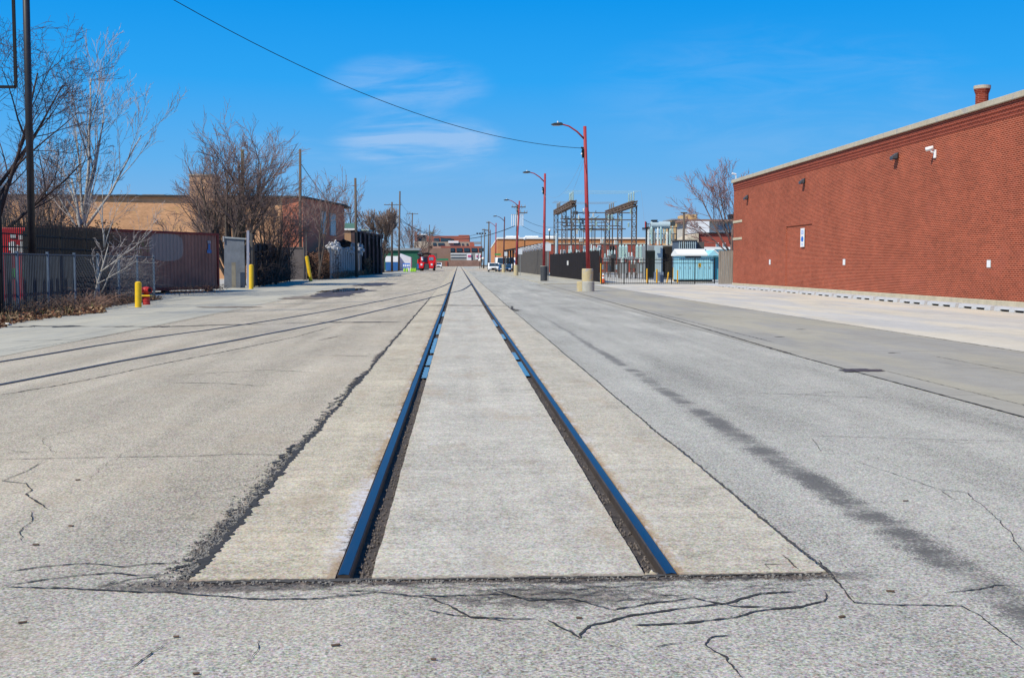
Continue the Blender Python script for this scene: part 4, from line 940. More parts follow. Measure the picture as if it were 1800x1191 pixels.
# ------------------------------------------------------------------ fences on the left
random.seed(3)
def parallel_fence(name, lab, X, ys, H, picket_until=999, thick=.07, spikes=False, pm=M_bluep, gap=.125, pk=.010):
    t = thing(name, lab, 'fence', (X, ys[0], 0))
    for y in ys: MB().box(X-thick/2, X+thick/2, y-thick/2, y+thick/2, 0, H+.05).build('post', pm, t)
    for y0, y1 in zip(ys, ys[1:]):
        mb = MB()
        for z in ((.15, H-.03) if not spikes else (.2, H-.75, H-.35)): mb.box(X-.018, X+.018, y0+thick/2, y1-thick/2, z-.02, z+.02)
        if (y0+y1)/2 < picket_until:
            y = y0+gap
            while y < y1-gap*.5:
                mb.box(X-pk, X+pk, y-pk, y+pk, .05, H-(.051 if not spikes else 0)); 
                if spikes: mb.add([(X-pk, y-pk, H), (X+pk, y-pk, H), (X+pk, y+pk, H), (X-pk, y+pk, H), (X, y, H+.14)], [(0,1,4),(1,2,4),(2,3,4),(3,0,4)])
                y += gap
        else:
            n = int((y1-y0)/.16); 
            for k in range(-int(H/.16), n+1):
                a0 = y0+k*.16; za, zb = .05, H
                for s in (1, -1):
                    ya, yb = a0, a0+(H-.05)
                    p = [(ya, .05), (yb, H)] if s > 0 else [(yb, .05), (ya, H)]
                    # clip to the bay
                    (u0, w0), (u1, w1) = p; 
                    if u0 > u1: (u0, w0), (u1, w1) = (u1, w1), (u0, w0)
                    if u1 <= y0 or u0 >= y1: continue
                    sl = (w1-w0)/(u1-u0)
                    if u0 < y0: w0 += sl*(y0-u0); u0 = y0
                    if u1 > y1: w1 -= sl*(u1-y1); u1 = y1
                    mb.bar((X, u0, w0), (X, u1, w1), .007)
        mb.build('panel', mat('dark blue grey pickets', (.055, .068, .09), .5, .3, 4) if pm is M_bluep else pm, t)
    return t
parallel_fence('fence', 'low dark picket and wire fence with blue grey posts, nearest the street on the left', -12.45, [27.3+2.35*k for k in range(9)], 1.76, 37.0)
parallel_fence('fence', 'tall black spiked fence behind the low fence at the left edge', -13.75, [26.2+2.6*k for k in range(8)], 2.72, spikes=True, pm=M_blk, gap=.15, pk=.014)
# black screen panels behind
t = thing('screen_fence', 'black solid screen panels behind the tall spiked fence', 'fence', (-15.0, 36.5, 0))
MB().box(-15.1, -15.0, 39.6, 46.2, 0, 2.75).build('panel', mat('black screen cloth', (.014, .013, .016), .9, .4, 2), t)
for y in (39.6, 42.9, 46.2): MB().box(-15.16, -14.98, y-.06, y+.06, 0, 2.6).build('post', M_blk, t)
# red and white cabinet
a, b_ = at(7, 400, 40.5), at(51, 400, 40.5)
t = thing('kiosk', 'bright red kiosk with white and green graphics behind the black spiked fence', 'kiosk', ((a.x+b_.x)/2, 40.5, 0))
MB().box(a.x-1.2, b_.x, 40.5, 43, .1, a.z).build('body', mat('bright red kiosk paint', (.62, .02, .03), .4, .15, 2), t, bevel=.03)
mb = MB()
for px0, px1, y0, y1 in ((17, 27, 412, 418), (20, 26, 424, 446), (33, 40, 413, 421), (36, 40, 424, 444), (14, 19, 426, 440), (30, 33, 430, 447), (38, 44, 460, 474)): p, q = at(px0, y1, 40.45), at(px1, y0, 40.45); mb.box(p.x, q.x, 40.46, 40.49, p.z, q.z)
mb.build('graphic', M_white, t)
p, q = at(41, 487, 40.45), at(46, 476, 40.45); MB().box(p.x, q.x, 40.45, 40.48, p.z, q.z).box(p.x-.45, p.x-.25, 40.45, 40.48, p.z, q.z+.1).build('green_graphic', mat('bright green paint', (.1, .55, .12), .5), t)
# fire hydrant fitting and yellow bollards
q = G(257.5, 535.5); t = thing('fire_hydrant', 'red and yellow hydrant fitting with two side outlets next to a yellow bollard', 'hydrant', q)
MB().lathe(q, [(.13, 0), (.135, .06), (.125, .08), (.125, .30)], 18).build('barrel', M_red, t, smooth=False)
MB().box(q.x-.17, q.x+.17, q.y-.17, q.y+.17, q.z+.30, q.z+.355).build('flange', M_yel, t, bevel=.01)
MB().lathe(q+Vector((0, 0, .355)), [(.09, 0), (.09, .06), (.15, .10), (.155, .22), (.10, .27), (.04, .29)], 18).build('head', M_red, t, smooth=True)
for s, lab in ((-1, ''), (1, '')):
    d = Vector((s*.16, -.13, 0)); c = q+Vector((0, 0, .52)); o_ = MB().tube(c, c+d, .085, .085, 14).tube(c+d*.82, c+d*1.05, .11, .11, 14).build('outlet', M_red, t)
    MB().tube(c+d*1.052, c+d*1.06, .07, .07, 14).build('bore', M_blk, o_)
def bollard(px, pyb, pyt, r, lab, grp, px_t=None, name='bollard', m=None):
    b = G(px, pyb); tp = at(px_t or px, pyt, b.y); t = thing(name, lab, 'bollard', b, grp)
    MB().path([b-Vector((0, 0, .05)), tp], [r, r], 18).build('post', m or M_yel, t, smooth=False); n = (tp-b).normalized()
    MB().path([tp+n*.001, tp+n*.02, tp+n*.045], [r*.97, r*.85, r*.4], 18).build('cap', m or M_yel, t, smooth=True); return t
bollard(243, 540, 497, .108, 'short yellow bollard with rust, standing beside the red hydrant', 'yellow bollards on the left pavement')
bollard(441.5, 508, 466, .125, 'bright yellow bollard beside the grey sheet metal gate', 'yellow bollards on the left pavement')
bollard(546.5, 494, 451, .15, 'yellow bollard leaning to the left in front of the vines', 'yellow bollards on the left pavement', px_t=539)
# container
C0, C1, HT = Vector((-12.55, 59, 0)), Vector((-17.42, 47.8, 0)), 3.06
dv = (C1-C0).normalized(); nv = Vector((dv.y, -dv.x, 0))      # long side faces the street
if nv.x < 0: nv = -nv
L = 12.2
def cp(s, d, z): q = C0+dv*s+nv*d; return (q.x, q.y, z)
t = thing('shipping_container', 'brown red corrugated shipping container with a grey paint blotch behind the fence', 'container', C0)
m, T_, bs = newmat('container paint'); P = T_.pos(); c_ = T_.scalec((.27, .12, .08), (T_.noise(P, 1.1, 5, .6)-.5)*1.4+1)
# painted-over blotch and greenish scrawl on the long side, in the wall's own coordinates
s_ = T_.xyz(P); al = (s_[0]-C0.x)*dv.x + (s_[1]-C0.y)*dv.y; e1 = 1-((al-4.2)/1.35).abs().pow(3)-((s_[2]-2.28)/.70).abs().pow(3)
c_ = T_.mix(e1.ramp(0, .25)*.8, c_, (.33, .265, .225)); e2 = 1-((al-6.1)/.85).abs().pow(2)-((s_[2]-2.25)/.42).abs().pow(2)
c_ = T_.mix(e2.ramp(0, .4)*T_.noise(P, 6, 4, .7).ramp(.5, .6)*.7, c_, (.22, .21, .06)); c_ = T_.mix(T_.noise(P, 2.2, 5, .7).ramp(.6, .75)*.5, c_, (.14, .05, .035))
setin(T_, bs, 'Base Color', c_); bs.inputs['Roughness'].default_value = .65; M_cont = m
mb = MB(); pr = []; s = .12; k = 0
while s < L-.12:
    pr += [(s, -.035), (s+.07, -.035), (s+.105, 0), (s+.175, 0), (s+.21, -.035)]; s += .28
pr.append((L-.12, -.035)); n = len(pr)
for (s, d) in pr: mb.v += [cp(s, d, .30), cp(s, d, HT-.12)]
for i in range(n-1): mb.f.append((2*i, 2*i+2, 2*i+3, 2*i+1))
mb.build('side_panel', M_cont, t)
mb = MB()
def obar(s0, s1, d0, d1, za, zb): mb.add([cp(s0, d0, za), cp(s1, d0, za), cp(s1, d1, za), cp(s0, d1, za), cp(s0, d0, zb), cp(s1, d0, zb), cp(s1, d1, zb), cp(s0, d1, zb)], [(0,3,2,1),(4,5,6,7),(0,1,5,4),(1,2,6,5),(2,3,7,6),(3,0,4,7)])
obar(0, .14, -.15, .02, .18, HT); obar(L-.14, L, -.15, .02, .18, HT); obar(.141, L-.141, -.1, .015, HT-.12, HT-.002); obar(.141, L-.141, -.1, .015, .16, .31)
obar(0, .1, -2.44, -2.3, .18, HT); mb.build('frame', mat('container frame red', (.19, .022, .016), .6, .3, 3), t)
mb = MB(); obar(.02, L-.02, -2.42, -.101, HT-.10, HT-.01); obar(.01, .05, -2.3, -.151, .2, HT-.11); obar(L-.05, L-.01, -2.4, -.151, .2, HT-.11); obar(.1, L-.1, -2.42, -2.38, .2, HT-.11); mb.build('shell', M_cont, t)
mb = MB(); obar(.66, 1.02, .016, .02, 2.02, 2.20); obar(.75, .93, .016, .02, 2.22, 2.5); mb.build('decal', mat('blue decal', (.06, .16, .38), .6, .5, 9), t)
mb = MB(); obar(.70, .98, .016, .02, 2.52, 2.66); mb.build('decal', mat('pale decal', (.32, .28, .28), .6, .5, 9), t, label='pale worn decal')
for s in (.5, 4, 8, 11.6): mb = MB(); obar(s, s+.3, -.35, -.05, 0, .18); mb.build('block', M_wood, t)
# grey sheet-metal gate
Yg = 67; 
def quad_panel(name, m, parent, pts, Y, th=.06): return MB().extr([at(px, py, Y) for px, py in pts], (0, th, 0)).build(name, m, parent)
q = G(415, 505.5); t = thing('sheet_gate', 'grey sheet metal gate between the container and the black vine-covered fence', 'gate', (XY(415, Yg), Yg, 0))
sh = mat('grey painted sheet', (.13, .145, .17), .6, .3, 2.5)
quad_panel('panel', sh, t, [(394, 509), (431, 506), (429, 419), (394, 415)], Yg)
quad_panel('gate_post', mat('lilac grey post', (.28, .29, .36), .5, .2, 4), t, [(433.5, 507), (438, 507), (437.5, 405), (433.5, 405)], Yg-.2, .15)
quad_panel('gate_post', M_slate2, t, [(439, 507), (443.5, 506), (443.5, 412), (439, 409)], Yg+.3, .15); quad_panel('top_rail', M_steel, t, [(393, 418.5), (433, 421), (433, 418.5), (393, 416)], Yg-.08, .05)
quad_panel('corner_strip', mat('pale strip', (.33, .32, .32), .7), t, [(391.5, 425), (393.5, 425), (393.5, 415), (391.5, 415)], Yg-.12, .05)
t2 = MB().extr([at(407.5, 506, Yg-.4), at(414.5, 504, Yg-.4), at(414, 461, Yg-.4), at(407, 461, Yg-.4)], (0, .05, 0)).build('leaning_board', mat('old plywood', (.20, .18, .14), .85, .3, 3), origin=(XY(411, Yg-.4), Yg-.4, 0)); tag(t2, 'weathered board leaning against the grey metal gate', 'board')
# black plank fence behind the vines
Ys = [(444, 70), (508, 90)]
def pfence(name, lab, pxa, Ya, pxb, Yb, H, m, bw=.14, gap=.012, rag=0, group=None, post_every=2.4, postm=None, th=.03):
    a, b_ = Vector((XY(pxa, Ya), Ya, 0)), Vector((XY(pxb, Yb), Yb, 0)); d = (b_-a); Ln = d.length; d.normalize(); nn = Vector((-d.y, d.x, 0))
    t = thing(name, lab, 'fence', (a.x, a.y, g(a.y)), group); mb = MB(); s = 0
    while s < Ln-.02:
        e = min(s+bw-gap, Ln); h = H+rnd(-rag, rag); p, q = a+d*s, a+d*e; gg = g(p.y); off = nn*rnd(0, .008)
        mb.add([(p+off).to_tuple()[:2]+(gg+.04,), (q+off).to_tuple()[:2]+(gg+.04,), (q+off+nn*th).to_tuple()[:2]+(gg+.04,), (p+off+nn*th).to_tuple()[:2]+(gg+.04,),
                (p+off).to_tuple()[:2]+(gg+h,), (q+off).to_tuple()[:2]+(gg+h,), (q+off+nn*th).to_tuple()[:2]+(gg+h,), (p+off+nn*th).to_tuple()[:2]+(gg+h,)],
               [(0,3,2,1),(4,5,6,7),(0,1,5,4),(1,2,6,5),(2,3,7,6),(3,0,4,7)]); s += bw
    mb.build('boards', m, t); s = 0
    while s <= Ln: p = a+d*s-nn*.06; MB().cbox((p.x, p.y, g(p.y)+(H+.08)/2), (.09, .09, H+.08)).build('post', postm or m, t); s += post_every
    return t
pfence('plank_fence', 'black plank fence smothered in dry vines between the two gates', 445, 69, 508, 93, 2.7, mat('black planks', (.018, .016, .018), .85, .4, 3), .3, rag=.12)
Yb2 = 97.5; t = thing('box_gate', 'low grey brown box gate left of the leaning yellow bollard', 'gate', (XY(521, Yb2), Yb2, g(Yb2)))
quad_panel('panel', mat('brown grey sheet', (.12, .10, .095), .8, .35, 2), t, [(508, 492), (535, 491), (535, 434), (508, 435)], Yb2, .5); quad_panel('top_rail', M_slate2, t, [(507, 436.5), (536, 436.5), (536, 434), (507, 434)], Yb2-.05, .55)
for px in (537.5, 533): quad_panel('gate_post', M_slate2, t, [(px, 493), (px+2, 493), (px+1.5, 400 if px > 535 else 425), (px-.5, 400 if px > 535 else 425)], Yb2-.2, .12)
pfence('plank_fence', 'pale grey slatted fence topped with a heap of white plastic', 580, 103, 640, 142, 2.9, mat('pale grey slats', (.36, .34, .33), .8, .3, 2, streak=(3, 3, .3)), .42, .05, .15)
pfence('plank_fence', 'dark hidden fence behind the dry vine clump', 537, 100, 580, 112, 2.4, M_slate, .3)
M_plas = mat('white plastic sheet', (.44, .43, .43), .4, .3, 4)
for k in range(9):
    px = 583+6.4*k; Y = 104+3.9*k; q = at(px, 434+1.2*(k % 3)+k*.4, Y)
    tag(MB().blobm(q, (rnd(.35, .6), .4, rnd(.35, .6)), k+1, .55, 9, 12).build('plastic_bag', M_plas, origin=q), 'crumpled white plastic bag caught on top of the pale slatted fence', 'plastic bag', 'white plastic bags on the slatted fence')
tag(MB().blobm(at(604, 428, 112), (.75, .5, .35), 4, .4, 9, 12).build('tarpaulin', M_blk, origin=at(604, 428, 112)), 'black bundle lying above the white plastic on the fence', 'bundle')
# litter by the verge
q = G(30, 547); t = thing('litter', 'white and blue crushed cup lying in the dead leaves by the low fence', 'litter', q+Vector((0, 0, .05)))
MB().tube(q+Vector((-.12, 0, .10)), q+Vector((.14, .05, .07)), .06, .045, 10).build('cup', M_white, t); MB().tube(q+Vector((.0, .02, .092)), q+Vector((.08, .04, .082)), .056, .052, 10).build('band', M_bblue, t)
for px, py in ((42, 552), (15, 572)): q = G(px, py); tag(MB().cbox(q+Vector((0, 0, .03)), (.13, .09, .02), rnd(0, 2), .4).build('paper', M_white, origin=q), 'scrap of white paper among the dead leaves, the ' + ('upper' if px == 42 else 'lower') + ' one', 'paper')

# ------------------------------------------------------------------ right side fences and gate
pfence('panel_fence', 'black panel fence behind the nearest red lamp', 1053.5, 84, 967, 122, 2.42, M_slate, .55, .012, .0, postm=M_slate, post_every=2.7)
q = at(1006, 462, 103); tag(MB().box(q.x-.12, q.x+.05, q.y-.3, q.y-.1, q.z-.3, q.z+.35).box(q.x-.5, q.x-.38, q.y-.2, q.y, q.z-.2, q.z+.2).build('notice', M_white, origin=q), 'small white notices on the black panel fence', 'sign')
ft = pfence('panel_fence', 'grey panel fence with a crumpled silver top beside the second red lamp', 963.5, 124, 906, 186, 3.15, M_slate2, .7, .012, postm=M_slate2, post_every=3.5)
mb = MB(); pts = []
for k in range(60):
    s = k/59; Y = 124+62*s; X = XY(963.5+(906-963.5)*((1/124-1/Y)/(1/124-1/186)), Y); pts.append((XY(963.5, 124)+(XY(906, 186)-XY(963.5, 124))*s, Y))
for k in range(520):
    s = k/519; j = s*59; i = min(int(j), 58); x = pts[i][0]+(pts[i+1][0]-pts[i][0])*(j-i); y = pts[i][1]+(pts[i+1][1]-pts[i][1])*(j-i)
    mb.v.append((x+.28*cos(k*1.1), y, g(y)+3.42+.28*sin(k*1.1)+.15*sin(k*.13)))
vv_ = [Vector(v) for v in mb.v]; MB().path(vv_, .035, 4).build('razor_coil', mat('silver coil', (.55, .56, .58), .4, .2, 5), ft)
t = thing('carport', 'open black carport posts and beam over the parked van', 'carport', (XY(897, 190), 190, g(190)))
a, b_ = at(887, 440.5, 196), at(962, 427, 150); MB().bar(a, b_, .25).build('beam', M_blk, t)
for px in (888.5, 893, 897.5, 902): Y = 193-(px-888)*.4; q = at(px, 441-(px-888)*.18, Y); MB().box(q.x-.14, q.x+.14, Y, Y+.3, g(Y), q.z).build('post', M_blk, t)
# iron gate fence facing the camera
Yi = 77.9; zt = at(1150, 455.5, Yi).z; H = zt
t = thing('iron_fence', 'black iron picket gate and fence in front of the substation', 'fence', (XY(1160, Yi), Yi, 0))
pxs = [1057.5, 1097, 1139, 1180.5, 1221.5, 1256]
for px in pxs: x = XY(px, Yi); MB().box(x-.035, x+.035, Yi-.035, Yi+.035, 0, H+.1).build('post', M_blk, t)
for p0, p1 in zip(pxs, pxs[1:]):
    x0, x1 = XY(p0, Yi)+.04, XY(p1, Yi)-.04; mb = MB()
    for z in (.14, H-.28, H-.03): mb.box(x0, x1, Yi-.016, Yi+.016, z-.02, z+.02)
    n = int((x1-x0)/.125)
    for k in range(1, n): x = x0+(x1-x0)*k/n; mb.box(x-.009, x+.009, Yi-.010, Yi+.010, .06, H+.12)
    mb.build('panel', M_blk, t)
t = thing('wood_fence', 'short run of tall weathered grey wood boards against the brick wall', 'fence', (XY(1278, 76.5), 76.5, 0)); mb = MB(); zt = at(1278, 441, 76.5).z
x = XY(1263, 76.5)
while x < XY(1293, 76.5)-.02: h = zt+rnd(-.04, .03); mb.box(x, x+.128, 76.5, 76.53+rnd(0, .01), .08, h); x += .14
mb.build('boards', M_board, t)
for px in (1266, 1290): x = XY(px, 76.6); MB().box(x-.05, x+.05, 76.56, 76.66, 0, zt-.1).build('post', M_wood, t)
# bollards, cone behind gate
for i, (px, pyb, pyt, lab) in enumerate(((1056.2, 500.5, 464, 'thin yellow marker post at the left end of the iron gate'), (1137.3, 499.7, 473, 'yellow bollard behind the iron fence, left of five'), (1154.5, 498.5, 474, 'yellow bollard with white top second of five behind the iron fence'), (1172, 499, 479.5, 'yellow bollard slightly leaning, third of five behind the iron fence'), (1183.8, 491.5, 471, 'yellow bollard set farther back, fourth of five behind the iron fence'), (1191, 499.5, 475.5, 'yellow bollard in front of the blue cabinet, fifth behind the iron fence'))):
    b = at(px, 500, 78.4 if i == 0 else 82 if i != 4 else 93); b.z = .02; tp = HC+ray(px, pyt)[1]*b.y
    t = thing('bollard', lab, 'bollard', b, 'yellow bollards behind the iron fence'); lean = .12 if i == 3 else 0
    MB().path([b, (b.x+lean, b.y, tp)], .055 if i else .045, 14).build('post', mat('orange yellow paint', (.72, .38, .03), .5, .12, 5), t); MB().lathe((b.x+lean, b.y, tp), [(.055, .001), (.045, .03), (.02, .045)], 12).build('cap', M_yel, t)
b = Vector((XY(1060.5, 79.2), 79.2, .02)); t = thing('traffic_cone', 'orange traffic cone with white bands behind the iron gate', 'cone', b)
MB().box(b.x-.19, b.x+.19, b.y-.19, b.y+.19, .02, .06).build('base', mat('cone orange', (.62, .10, .03), .6), t)
MB().lathe(b+Vector((0, 0, .041)), [(.15, 0), (.10, .38)], 16).lathe(b+Vector((0, 0, .55)), [(.075, 0), (.065, .1)], 16).build('cone_body', mat('cone orange', ()), t)
MB().lathe(b+Vector((0, 0, .422)), [(.10, 0), (.076, .128)], 16).lathe(b+Vector((0, 0, .652)), [(.065, 0), (.04, .14)], 16).build('white_band', M_white, t)
sbox('electrical_box', 'dark blue low box between yellow bollards behind the iron fence', 'box', 1162, 1167, 483, 499, 84, mat('navy paint', (.03, .05, .10), .5), .5)
sbox('electrical_box', 'wide grey blue low box on legs behind the iron fence', 'box', 1152, 1167, 478, 491, 90, mat('grey blue paint', (.16, .20, .27), .5), .8)

# ------------------------------------------------------------------ substation
def lattice(mb, p, q, wd, n, r=.03):
    p, q = Vector(p), Vector(q); c = [Vector((i*wd/2, j*wd/2, 0)) for i, j in ((-1,-1),(1,-1),(1,1),(-1,1))]
    if abs((q-p).normalized().z) < .5: c = [Vector((i*wd/2, 0, j*wd/2)) for i, j in ((-1,-1),(1,-1),(1,1),(-1,1))]
    for v in c: mb.bar(p+v, q+v, r*1.6)
    for k in range(n):
        a, b = p.lerp(q, k/n), p.lerp(q, (k+1)/n)
        for j in range(4):
            u0, u1 = c[j], c[(j+1) % 4]; mb.bar(a+u0, b+u1, r) if k % 2 else mb.bar(a+u1, b+u0, r); mb.bar(b+u0, b+u1, r)
GX = {}
for px, lab in ((1007.5, 'left rusty lattice steel gantry of the substation'), (1114, 'right rusty lattice steel gantry of the substation')):
    X = XY(px, 140); py = 357 if px < 1050 else 358; H = at(px, py, 140).z; GX[px] = (X, H)
    t = thing('steel_gantry', lab, 'gantry', (X, 140, g(140)), 'lattice gantries of the substation')
    for Y in (140, 152.5, 165): mb = MB(); lattice(mb, (X, Y, g(Y)), (X, Y, H-.3), .58, 10, .052); mb.build('column', M_lat, t)
    mb = MB(); lattice(mb, (X, 139.5, H), (X, 165.5, H), .6, 16, .085); mb.build('beam', M_lattop, t); MB().box(X-.33, X+.33, 139.4, 165.6, H-.04, H+.02).box(X-.2, X+.2, 139.4, 165.6, H-.34, H-.30).build('walkway', M_lattop, t)
    for Y in (140.5, 142.5, 144.5, 159, 161, 163):
        s = MB(); s.lathe((X, Y, H+.30), [(.07, 0), (.11, .05), (.07, .1)]+[(r_, .1+.1*k+dz_) for k in range(11 if Y < 150 else 8) for r_, dz_ in ((.12, .02), (.07, .06))]+[(.03, 1.3 if Y < 150 else 1.0)], 10)
        s.build('post_insulator', M_teal if Y < 150 else M_steel, t)
    MB().box(X-.1, X+.1, 139.6, 140, H+.3, H+.35).build('cap', M_steel, t)
(X1, H1), (X2, H2) = GX[1007.5], GX[1114]
t = thing('bus_structure', 'steel bus beams with white insulators hung between the two gantries', 'substation bus', (X1, 150, H1-3))
for k, (Y, dz_) in enumerate(((141, -1.15), (141, -2.05), (153, -1.5), (153, -2.4), (164, -1.5), (164, -2.6), (147, -3.0), (158, -1.2))):
    MB().bar((X1, Y, H1+dz_), (X2, Y, H1+dz_), .13).build('beam', M_lat, t)
random.seed(21)
for k in range(64):
    Y = random.choice((141, 147, 153, 158, 164)); x = X1+(X2-X1)*rnd(.03, .97); z = H1-rnd(.9, 3.2); h = rnd(.45, .8)
    if random.random() < .72: MB().lathe((x, Y-.1, z), [(r_, h*j/8+dz_) for j in range(8) for r_, dz_ in ((.15, 0), (.09, .03))]+[(.04, h)], 8).build('insulator', random.choice((M_pory, M_teal, M_teal, M_steel)), t)
    else: MB().bar((x, Y-.1, z), (x+rnd(-.9, .9), Y-.1, z+rnd(.3, .9)), .08).build('switch_blade', M_lat, t)
for k in range(16): x = X1+(X2-X1)*(k+.5)/16; Y = 141+rnd(0, 22); MB().tube((x, Y, H1-rnd(1, 2)), (x+rnd(-.1, .1), Y, g(Y)+rnd(1.5, 4)), .04, .04, 5).build('drop_lead', M_lat, t)
for k in range(3):
    a, b_ = Vector((X1-.8, 140.5+2*k, H1+1.62-.05*k)), Vector((X2+.9, 140.5+2*k, H2+1.62)); wire('busbar_wire', f'pale wire strung level above the gantries, {("front", "middle", "rear")[k]} one of the near three', a, b_, .05, .022, 'wires above the gantries', m=M_teal)
    a, b_ = Vector((X1-.8, 159+2*k, H1+1.3)), Vector((X2+.5, 159+2*k, H2+1.3)); wire('busbar_wire', f'pale wire strung above the far end of the gantries, {("front", "middle", "rear")[k]} of three', a, b_, .1, .022, 'wires above the gantries', m=M_steel)
wire('busbar_wire', 'curved dropper from the right gantry top down to the bushings', Vector((X2+.9, 140.5, H2+1.62)), at(1135, 430, 120), -.8, .012, m=M_steel)
def bushing(parent, c, h, r, m): 
    n = max(5, int(h/.09)); MB().lathe(c, [(q_, h*.9*j/n+dz_) for j in range(n) for q_, dz_ in ((r, .0), (r*.62, h*.9/n*.5))]+[(r*.4, h*.92), (r*.3, h)], 12).build('bushing', m, parent)
M_tgrey = mat('transformer grey', (.27, .29, .30), .5, .12, 3); M_tblue = mat('pale blue grey tank', ()) if False else mat('switchgear pale blue', (.42, .52, .56), .45, .1, 3); M_tdark = mat('dark radiator', (.05, .065, .07), .6, .2, 4)
def breaker(px0, px1, Y, lab):
    a, b_ = at(px0, 452, Y), at(px1, 452, Y); t = thing('circuit_breaker', lab, 'circuit breaker', ((a.x+b_.x)/2, Y, g(Y)), 'circuit breakers in the substation'); w_ = b_.x-a.x
    for s in (0, 1): 
        for q in (0, .8): MB().bar((a.x+.05+s*(w_-.1), Y+q, g(Y)), (a.x+.05+s*(w_-.1), Y+q, a.z-.2), .09).build('leg', M_lat, t)
    MB().bar((a.x, Y, a.z-.9), (b_.x, Y+.0, a.z-.25), .05).bar((b_.x, Y, a.z-.9), (a.x, Y, a.z-.25), .05).build('brace', M_lat, t)
    MB().box(a.x-.05, b_.x+.05, Y-.1, Y+.95, a.z-.22, a.z-.02).build('tank', M_tgrey, t, bevel=.03)
    MB().box(a.x+.05, b_.x-.1, Y-.15, Y+.5, g(Y)+.5, a.z-.5).build('cabinet', M_tgrey, t)
    for k in range(3): bushing(t, (a.x+w_*(.14+.36*k), Y+.15, a.z-.02), 1.25, .13, M_teal)
    for k in range(3): bushing(t, (a.x+w_*(.14+.36*k), Y+.75, a.z-.02), 1.25, .13, M_teal)
breaker(1089, 1104, 108, 'circuit breaker with three pale bushings, left of two in front of the maroon building'); breaker(1119, 1136, 106, 'circuit breaker with three pale bushings, right of two in front of the maroon building')
# power transformer
Y = 100; t = thing('power_transformer', 'large grey power transformer with radiators and a tank on top', 'transformer', (XY(1168, Y), Y, g(Y)))
def tb(n, px0, px1, pt, pb, Y0, dep, m, bevel=0): a, b_ = at(px0, pb, Y0), at(px1, pt, Y0); return MB().box(a.x, b_.x, Y0, Y0+dep, a.z, b_.z).build(n, m, t, bevel=bevel)
tb('tank', 1138, 1192, 431, 489, 100.5, 3, M_tgrey, .04)
mb = MB()
for k in range(14): a, b_ = at(1136.5+k*1.15, 487, 99.6), at(1137.1+k*1.15, 440, 99.6); mb.box(a.x, b_.x, 99.6, 100.4, a.z, b_.z)
mb.build('radiator', M_tdark, t); mb = MB()
for k in range(16): a, b_ = at(1166+k*1.5, 484, 99.6), at(1166.8+k*1.5, 432, 99.6); mb.box(a.x, b_.x, 99.6, 100.4, a.z, b_.z)
mb.build('radiator', M_slate2, t); tb('cabinet', 1152, 1165, 432, 486, 99.4, .8, M_tblue, .02)
a, b_ = at(1145, 391.5, 101), at(1179, 391.5, 101); MB().tube((a.x, 101.5, a.z-.2), (b_.x, 101.5, a.z-.2), .34, .34, 18).build('conservator', M_tblue, t, smooth=False)
tb('conservator_end', 1179.5, 1187, 389.5, 397, 101.2, .5, M_tdark); tb('lid', 1146, 1156, 386.3, 388.6, 101.2, .6, M_blk)
for px in (1148, 1176): tb('support', px-1, px+1, 396, 432, 101.3, .2, M_lat)
for k in range(9): q = at(1140+k*5.4, 430-(k % 3)*1.2, 101); bushing(t, q, rnd(1.0, 1.7), .13, (M_pory, M_teal, M_steel)[k % 3])
for k in range(7): q = at(1143+k*6.5, 412, 103); bushing(t, q, .85, .10, (M_teal, M_steel)[k % 2])
for py in (400, 411, 421): a, b_ = at(1137, py, 102.4), at(1190, py, 102.4); MB().bar(a, b_, .08).build('pipe', M_lat, t)
for px in (1138, 1150, 1163, 1175, 1189): a, b_ = at(px, 432, 102.4), at(px, 399, 102.4); MB().bar(a, b_, .08).build('pipe', M_lat, t)
t = thing('arrester_stand', 'dark pipe stand with red tip and round gauges left of the transformer', 'stand', (XY(1136, 98), 98, g(98)))
MB().tube((XY(1136, 98), 98, g(98)), at(1136, 390, 98), .06).build('post', M_blk, t); MB().tube(at(1134.5, 400, 98), at(1134.5, 389, 98), .05).build('tip', M_red, t)
MB().bar(at(1129, 401.5, 98), at(1142, 401.5, 98), .14).build('crossbar', M_blk, t); MB().bar(at(1129, 404.5, 98), at(1142, 404.5, 98), .05).build('crossbar', M_lat, t)
for px in (1137.5, 1141): q = at(px, 396, 98); MB().path([q+Vector((.16*cos(k*pi/6), 0, .16*sin(k*pi/6))) for k in range(13)], .025, 5).build('ring', M_lat, t)
t = thing('transformer', 'dark blue rectangular transformer with a ribbed side above the blue cabinet', 'transformer', (XY(1208, 96), 96, g(96)))
tb('tank', 1191, 1226, 423, 470, 96, 2.5, mat('slate blue tank', (.09, .12, .17), .5, .15, 3), .03); tb('lid', 1190, 1226.5, 421.5, 423.3, 95.9, 2.7, M_slate2)
mb = MB()
for k in range(9): a, b_ = at(1194+k*3.5, 437, 95.8), at(1195+k*3.5, 425, 95.8); mb.box(a.x, b_.x, 95.8, 95.98, a.z, b_.z)
mb.build('ribs', M_tblue, t); tb('control_box', 1226.5, 1238, 425, 470, 96.5, 1.5, M_slate2, .02)
